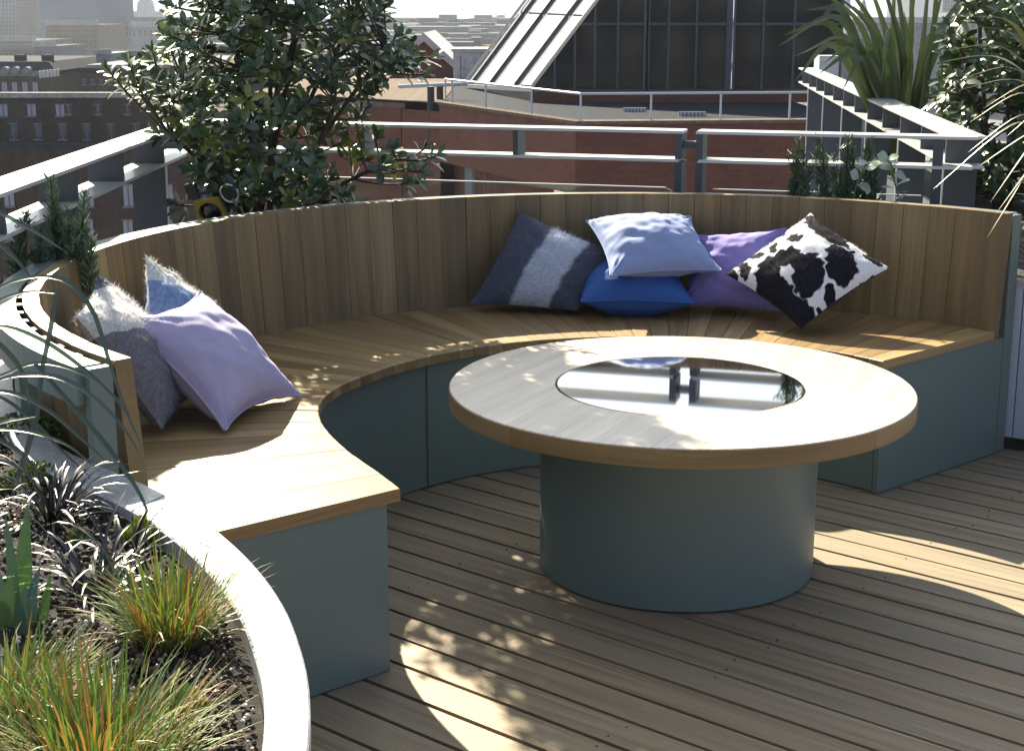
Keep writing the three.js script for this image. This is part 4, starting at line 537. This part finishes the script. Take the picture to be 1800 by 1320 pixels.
  part(b, 'under_eaves_wall', sheet([V(back.x, y0, back.z), V(bl.x, y0, bl.z), V(bl.x, bl.y - 0.12, bl.z), V(back.x, back.y - 0.12, back.z)], 0.05), B.darkGlass);
  for (const [x0, x1, y0p, y1p] of [[1095, 1136, 189, 204], [1193, 1241, 196, 212]]) { const p = dep(x0, y1p, x0 < 1150 ? 33.4 : 32), q = dep(x1, y0p, x0 < 1150 ? 33.4 : 32), v = part(b, 'vent', box(p.x, q.x, p.y, q.y, p.z, p.z + 0.06), B.lead); for (let k = 0; k < 7; k++) { const x = lerp(p.x, q.x, (k + 0.5) / 7); part(v, 'slat', box(x - 0.022, x + 0.022, p.y + 0.02, q.y - 0.02, p.z + 0.061, p.z + 0.1), B.white); } }

  // guard rail along the parapet
  const g = thing('guard_rail', 'grey tubular guard rail along the brick parapet below the glass roof', 'railing'), yb = wallTop + 0.07;
  const P0 = V(L.x + 0.15, 0, L.z - 0.1), P1 = V(A.x + 0.1, 0, A.z - 0.12), P2 = V(R.x - 0.3, 0, R.z - 0.12), h = 0.52, line = (p, q, t) => p.clone().lerp(q, t);
  part(g, 'top_tube', pole(P0.clone().setY(yb + h), P1.clone().setY(yb + h), 0.025), B.tubeGrey); part(g, 'top_tube', pole(P1.clone().setY(yb + h), P2.clone().setY(yb + h), 0.025), B.tubeGrey);
  for (const p of [P0, line(P0, P1, 0.06), line(P0, P1, 0.34), line(P0, P1, 0.68), P1, line(P1, P2, 0.27), line(P1, P2, 0.54), line(P1, P2, 0.81)]) part(g, 'post', pole(p.clone().setY(yb - 0.01), p.clone().setY(yb + h), 0.022), B.tubeGrey);
  const d = thing('drain_pipes', 'pair of black vertical pipes linked by a grey bar against the brick wall', 'pipe'); for (const [x, y1, z] of [[757, 300, 37.2], [773, 190, 38.2]]) { const p = dep(x, 152, z); part(d, 'pipe', pole(V(p.x, dep(x, y1, z).y, p.z), p, 0.09), M.dark); } part(d, 'cross_bar', pole(dep(700, 152, 38), dep(822, 147, 38), 0.05), B.tubeGrey);
}
{ // little things on neighbouring roofs
  const w = thing('plant_cabinet', 'white metal cabinet standing beside the sloping glass roof', 'cabinet'), p = dep(797, 158, 48), q = dep(856, 90, 48); part(w, 'body', box(p.x, q.x, p.y, q.y - 0.02, p.z - 2, p.z), B.white); part(w, 'lid', box(p.x - 0.05, q.x + 0.05, q.y - 0.018, q.y + 0.08, p.z - 2.05, p.z + 0.05), B.white); part(w, 'door_gap', box(lerp(p.x, q.x, 0.22) - 0.015, lerp(p.x, q.x, 0.22) + 0.015, p.y, q.y - 0.15, p.z + 0.001, p.z + 0.012), B.lead);
  const g = thing('gabled_house', 'brick gable with white sloping roof left of the white cabinet', 'house'), a = dep(690, 190, 55), b = dep(799, 190, 55), c = dep(745, 75, 55), e = dep(799, 122, 55); part(g, 'gable_wall', rings([[V(a.x, a.y - 10, a.z), V(b.x, a.y - 10, a.z), V(b.x, e.y, a.z), V(c.x, c.y, a.z), V(a.x, e.y, a.z)], [V(a.x, a.y - 10, a.z - 8), V(b.x, a.y - 10, a.z - 8), V(b.x, e.y, a.z - 8), V(c.x, c.y, a.z - 8), V(a.x, e.y, a.z - 8)]], (p) => [p.x, p.y]), B.brick);
  for (const [s, u] of [[V(b.x + 0.25, e.y - 0.2, a.z + 0.15), 1], [V(a.x - 0.25, e.y - 0.2, a.z + 0.15), -1]]) part(g, 'roof', rings([[s, V(c.x, c.y + 0.05, a.z + 0.15), V(c.x, c.y + 0.35, a.z + 0.15), s.clone().add(V(0, 0.3, 0))], [s, V(c.x, c.y + 0.05, a.z), V(c.x, c.y + 0.35, a.z), s.clone().add(V(0, 0.3, 0))].map((p) => V(p.x, p.y, a.z - 8.2))], (p) => [p.x, p.z]), B.white);
  const t = thing('white_post', 'white painted post and box beyond the far end of the right railing', 'post'); { const p = dep(1438, 170, 14.5), q = dep(1476, 98, 14.5); part(t, 'box', box(p.x, q.x, p.y - 0.1, q.y, p.z - 0.25, p.z), B.white); part(t, 'post', box(p.x + 0.0, p.x + 0.055, -0.3, p.y - 0.1, p.z - 0.2, p.z - 0.13), B.white); }
}

// ---------------------------------------------------------------- behind the viewer: the buildings that the dark glass mirrors
{
  const t = thing('facing_building', 'dark building with pale windows standing behind the viewer', 'building'); part(t, 'wall', quadUV(box(-40, 44, -24, 5.2, 40, 60), 1), S({ color: rgb(0.03, 0.034, 0.045), map: speck, roughness: 0.9 })); part(t, 'roof', box(-40.3, 44.3, 5.21, 5.6, 39.8, 60.2), B.lead); const gs = []; for (let j = 0; j < 8; j++) for (let i = 0; i < 26; i++) gs.push(box(-38.5 + i * 3.1, -36.9 + i * 3.1, -23 + j * 3.5, -21 + j * 3.5, 39.9, 40.1)); stuffPart(t, 'windows', mergeGeometries(gs), P({ color: rgb(0.35, 0.37, 0.4), roughness: 0.2 }));
}
// ---------------------------------------------------------------- the city
scene.add(tag(Object.assign(new THREE.Mesh(new THREE.PlaneGeometry(3000, 2600).rotateX(-Math.PI / 2).translate(0, GROUND, -1200), S({ color: rgb(0.10, 0.10, 0.105), roughness: 0.95 })), { name: 'ground' }), 'grey streets of the city far below', undefined, undefined, 'structure'));
const cm = (c, r = 0.95, o = {}) => P({ color: rgb(...c), roughness: r, map: speck, specularIntensity: 0.12, ...o }), cityMats = { tan: cm([0.30, 0.22, 0.13]), brown: cm([0.105, 0.085, 0.07]), grey: cm([0.20, 0.22, 0.25]), blue: cm([0.16, 0.20, 0.27]), pale: cm([0.32, 0.33, 0.36]), slate: cm([0.045, 0.055, 0.075]), felt: cm([0.085, 0.085, 0.09]), roof: cm([0.55, 0.54, 0.52]), win: P({ color: rgb(0.03, 0.035, 0.05), roughness: 0.15 }), sash: P({ color: rgb(0.30, 0.33, 0.40), roughness: 0.4 }), red: cm([0.10, 0.068, 0.055]) };
function block(name, label, cat, x0, x1, yt, z, depth, wall, roofM, win, group) {
  if (z > 150) { z *= 2; depth *= 1.6; } const t = thing(name, label, cat, [0, 0, 0], group), a = dep(x0, yt, z), b = dep(x1, yt, z);
  part(t, 'wall', quadUV(box(a.x, b.x, GROUND, a.y, a.z - depth, a.z), 0.15), wall); part(t, 'roof', quadUV(box(a.x, b.x, a.y + 0.01, a.y + 0.1, a.z - depth, a.z - 0.31), 0.15), depth > 11 ? CM.felt : roofM); part(t, 'parapet', quadUV(box(a.x - 0.1, b.x + 0.1, a.y + 0.012, a.y + z * 0.0035, a.z - 0.3, a.z + 0.12), 0.15), roofM);
  for (const s of win ?? []) { // rows of windows: [px from, px to, count, y top, y bottom, rows, gap rows, share, single, material]
    const { from, to, n, y0, y1, rows = 1, pitch = 0, w = 0.5, single, mat = cityMats.win } = s, gs = [];
    for (let r = 0; r < rows; r++) for (let i = 0; i < n; i++) { const c = lerp(from, to, (i + 0.5) / n), h = (to - from) / n * w / 2, p = dep(c - h, y1 + r * pitch, z), q = dep(c + h, y0 + r * pitch, z); if (single) { const m = part(t, 'window', box(p.x, q.x, p.y, q.y, a.z - 0.1, a.z + 0.04), mat); const f = Math.max(0.04, (q.x - p.x) * 0.08); part(m, 'frame', mergeGeometries([box(p.x - f, q.x + f, q.y, q.y + f, a.z, a.z + 0.09), box(p.x - f, q.x + f, p.y - f * 1.6, p.y, a.z, a.z + 0.16), box((p.x + q.x) / 2 - f / 2, (p.x + q.x) / 2 + f / 2, p.y, q.y, a.z, a.z + 0.08)]), cityMats.pale); } else gs.push(box(p.x, q.x, p.y, q.y, a.z - 0.1, a.z + 0.06)); }
    if (gs.length) stuffPart(t, 'windows', mergeGeometries(gs), mat);
  }
  return t;
}
const CM = cityMats;
block('terrace_house', 'long brown flat roofed building with pale parapet edge behind the left railing', 'building', -260, 300, 172, 62, 2.5, CM.brown, CM.roof, [{ from: -20, to: 130, n: 3, y0: 184, y1: 203, w: 0.26, single: true, mat: CM.sash }, { from: 95, to: 250, n: 3, y0: 184, y1: 200, w: 0.16, single: true }, { from: -40, to: 260, n: 7, y0: 218, y1: 244, w: 0.26, single: true }]);
block('brick_terrace', 'dark brick building with sash windows seen below the left railing bars', 'building', -300, 420, 262, 60, 1.9, CM.red, CM.slate, [{ from: -20, to: 400, n: 6, y0: 325, y1: 362, rows: 2, pitch: 62, w: 0.2, single: true, mat: CM.sash }]);
{ // mansard building
  const t = block('mansard_building', 'brick building with dark slate mansard roof and round dormers', 'building', -160, 98, 134, 120, 26, CM.brown, CM.pale, [{ from: -20, to: 70, n: 5, y0: 145, y1: 160, w: 0.4, single: true, mat: CM.sash }]);
  const a = dep(-160, 133, 120), b = dep(98, 133, 120), c = dep(-160, 108, 120.7), d = dep(84, 106, 120.7); part(t, 'mansard', rings([[V(a.x, a.y + 0.36, a.z), V(b.x, a.y + 0.36, b.z), V(b.x, a.y + 0.36, b.z - 24), V(a.x, a.y + 0.36, a.z - 24)], [V(c.x, c.y, c.z), V(d.x, c.y, d.z), V(d.x, c.y, d.z - 16), V(c.x, c.y, c.z - 16)]], (p) => [p.x * 0.2, p.y * 0.2]), CM.slate);
  for (const x of [8, 26, 46]) { const p = dep(x, 136, 119.5); part(t, 'dormer', moved(new THREE.CylinderGeometry(0.22 * 1.4, 0.22 * 1.4, 1.6, 14).rotateX(Math.PI / 2), p.x, p.y + 0.5, p.z - 0.7), CM.pale); }
  for (const x of [32, 80]) { const p = dep(x, 108, 122); part(t, 'chimney', box(p.x - 0.35, p.x + 0.35, p.y - 0.6, p.y + 0.5, p.z - 1, p.z), CM.slate); }
  for (let k = 0; k < 6; k++) { const p = dep(70 + k * 6.2, 131 - k * 0.7, 118.5); part(t, 'roof_vent', moved(new THREE.CylinderGeometry(0.1, 0.1, 0.55, 10), p.x, p.y, p.z), B.white); }
}
block('tower_block', 'pale blue grey tower at the far left edge of the skyline', 'tower', -60, 26, -60, 330, 30, CM.pale, CM.pale, [{ from: -60, to: 26, n: 14, y0: -55, y1: -50, rows: 18, pitch: 7, w: 0.5 }], 'hazy towers on the skyline');
block('tower_block', 'brownish tower between the pale tower and the wide glass tower', 'tower', 26, 62, -70, 310, 30, CM.tan, CM.grey, [{ from: 26, to: 62, n: 6, y0: -55, y1: -51, rows: 20, pitch: 6, w: 0.5 }], 'hazy towers on the skyline');
block('tower_block', 'wide blue grey glass tower left of the tree', 'tower', 62, 171, -90, 285, 30, CM.blue, CM.grey, [{ from: 64, to: 169, n: 22, y0: -80, y1: -76.5, rows: 26, pitch: 6, w: 0.7, mat: P({ color: rgb(0.10, 0.14, 0.2), roughness: 0.2 }) }], 'hazy towers on the skyline');
block('office_block', 'tan block with pale roofs standing before the wide glass tower', 'building', 78, 172, 44, 225, 20, CM.tan, CM.roof, [{ from: 80, to: 170, n: 12, y0: 52, y1: 57, rows: 6, pitch: 9, w: 0.5 }]);
block('office_block', 'low tan block with one bright flat roof left of the tan block', 'building', -30, 62, 72, 205, 20, CM.tan, CM.roof, [{ from: -30, to: 62, n: 12, y0: 79, y1: 83, rows: 2, pitch: 8, w: 0.5 }]);
block('office_block', 'pale columned block above the slate mansard roof', 'building', -20, 58, 88, 165, 14, CM.tan, CM.pale, [{ from: -18, to: 56, n: 9, y0: 93, y1: 108, w: 0.55 }]);
block('office_block', 'grey block with bright roof edge right of the columned block', 'building', 57, 97, 82, 160, 14, CM.grey, CM.roof, [{ from: 60, to: 95, n: 5, y0: 90, y1: 106, w: 0.5 }]);
block('office_block', 'brown block with white rooftop plant behind the yellow leaf tips', 'building', 92, 140, 110, 140, 12, CM.brown, CM.roof, [{ from: 95, to: 138, n: 4, y0: 118, y1: 124, w: 0.4 }]);
block('office_block', 'small white flat topped roof box left of the tree', 'building', 168, 192, 96, 128, 9, CM.pale, CM.roof);
block('office_block', 'brown warehouse with bright roof strips left of the tree', 'building', 192, 290, 98, 135, 6, CM.brown, CM.roof, [{ from: 195, to: 285, n: 8, y0: 106, y1: 112, w: 0.4 }]);
block('office_block', 'lower brown warehouse directly behind the left branches of the tree', 'building', 138, 320, 128, 105, 5, CM.brown, CM.slate, [{ from: 140, to: 200, n: 4, y0: 140, y1: 148, w: 0.35, single: true }]);
block('office_block', 'long pale block with rows of dark windows in the haze left of the tree', 'building', 172, 330, 40, 300, 16, CM.pale, CM.pale, [{ from: 174, to: 328, n: 18, y0: 46, y1: 52, rows: 2, pitch: 10, w: 0.55 }]);
block('office_block', 'pale arcaded block below the long hazy block', 'building', 228, 340, 47, 260, 10, CM.pale, CM.roof, [{ from: 230, to: 338, n: 11, y0: 53, y1: 64, w: 0.45 }]);
block('tower_block', 'pale hazy tower right of the dark glass roof', 'tower', 1462, 1498, -40, 380, 30, CM.grey, CM.grey, [{ from: 1463, to: 1497, n: 8, y0: -30, y1: -27, rows: 20, pitch: 6, w: 0.5 }], 'hazy towers on the skyline');
block('tower_block', 'hazy tower behind the flax leaves', 'tower', 1612, 1650, -40, 330, 30, CM.grey, CM.grey, [{ from: 1613, to: 1649, n: 8, y0: -30, y1: -27, rows: 20, pitch: 6, w: 0.5 }], 'hazy towers on the skyline');
block('tower_block', 'hazy tower behind the top of the laurel bush', 'tower', 1660, 1708, -20, 300, 30, CM.blue, CM.grey, [{ from: 1661, to: 1707, n: 9, y0: -10, y1: -7, rows: 16, pitch: 6, w: 0.5 }], 'hazy towers on the skyline');
block('office_block', 'pale low building behind the far end of the right railing', 'building', 1440, 1560, 68, 120, 16, CM.pale, CM.roof, [{ from: 1445, to: 1555, n: 7, y0: 78, y1: 90, rows: 2, pitch: 20, w: 0.4 }]);
block('office_block', 'pale hazy building behind the flax plant', 'building', 1500, 1690, 40, 170, 20, CM.grey, CM.roof, [{ from: 1505, to: 1685, n: 14, y0: 48, y1: 55, rows: 4, pitch: 13, w: 0.5 }]);
block('office_block', 'hazy white building behind the laurel bush', 'building', 1700, 1900, 22, 190, 20, CM.pale, CM.roof, [{ from: 1705, to: 1895, n: 14, y0: 30, y1: 37, rows: 4, pitch: 13, w: 0.5 }]);
{ const t = thing('church_spire', 'slim hazy church spire between the flax leaves', 'church'), p = dep(1519, 40, 560), q = dep(1519, -6, 560); part(t, 'tower', box(p.x - 2.4, p.x + 2.4, GROUND, p.y + 1.2, p.z - 4.8, p.z), CM.grey); part(t, 'spire', moved(new THREE.ConeGeometry(2.5, q.y - p.y - 1.2, 8), p.x, (q.y + p.y + 1.2) / 2, p.z - 1.6), CM.grey); }
{ const t = thing('domed_cathedral', 'faint hazy cathedral dome on the skyline left of the tree', 'cathedral'), p = dep(250, 12, 1100); part(t, 'body', box(p.x - 14, p.x + 14, GROUND, p.y - 3, p.z - 20, p.z), CM.pale); part(t, 'drum', moved(new THREE.CylinderGeometry(6.2, 6.6, 7, 20), p.x, p.y - 2.6, p.z - 9), CM.pale); part(t, 'dome', moved(new THREE.SphereGeometry(6, 20, 10, 0, 6.2832, 0, Math.PI / 2), p.x, p.y + 0.9, p.z - 9), CM.pale); part(t, 'lantern', moved(new THREE.CylinderGeometry(0.9, 1.4, 5, 8), p.x, p.y + 9, p.z - 9), CM.pale); }
{ // the rest of the town, one hazy mass of roofs
  const gs = [[], [], []];
  for (let k = 0; k < 900; k++) {
    const z = 75 + 1300 * Math.pow(rnd(), 1.1), x = ra(-0.42, 0.42) * z * 1.05, px = 900 + FOCAL * x / z; if (z < 130 && px > 640 && px < 1480) continue; if (z < 640 && px < 340) continue; if (z < 400 && px > 1430) continue;
    const d = ra(8, 22) * (1 + z / 900), w = ra(6, 22) * (1 + z / 900), limit = EYE - z * lerp(0.040, 0.0055, smooth(75, 700, z)) + ra(-3.5, 0.8), yt = Math.min(limit, EYE - z * 0.004); const g = quadUV(box(x - w / 2, x + w / 2, GROUND, yt, -z - d, -z), 0.15); gs[k % 3].push(g);
    if (rnd() < 0.5) { const a = ra(0.15, 0.4) * w; gs[(k + 1) % 3].push(quadUV(box(x - a / 2, x + a / 2, yt + 0.01, yt + ra(0.8, 2.2), -z - d * 0.7, -z - d * 0.3), 0.15)); }
  }
  const t = thing('distant_city', 'hazy mass of distant city roofs stretching to the horizon', 'city'); t.userData.kind = 'stuff';
  gs.forEach((g, i) => stuffPart(t, 'roofs', mergeGeometries(g), [CM.brown, CM.grey, CM.pale][i]));
}

// ---------------------------------------------------------------- shadows on, draw
scene.traverse((o) => { if (o.isMesh) { o.castShadow = true; o.receiveShadow = true; } });
renderer.render(scene, camera);
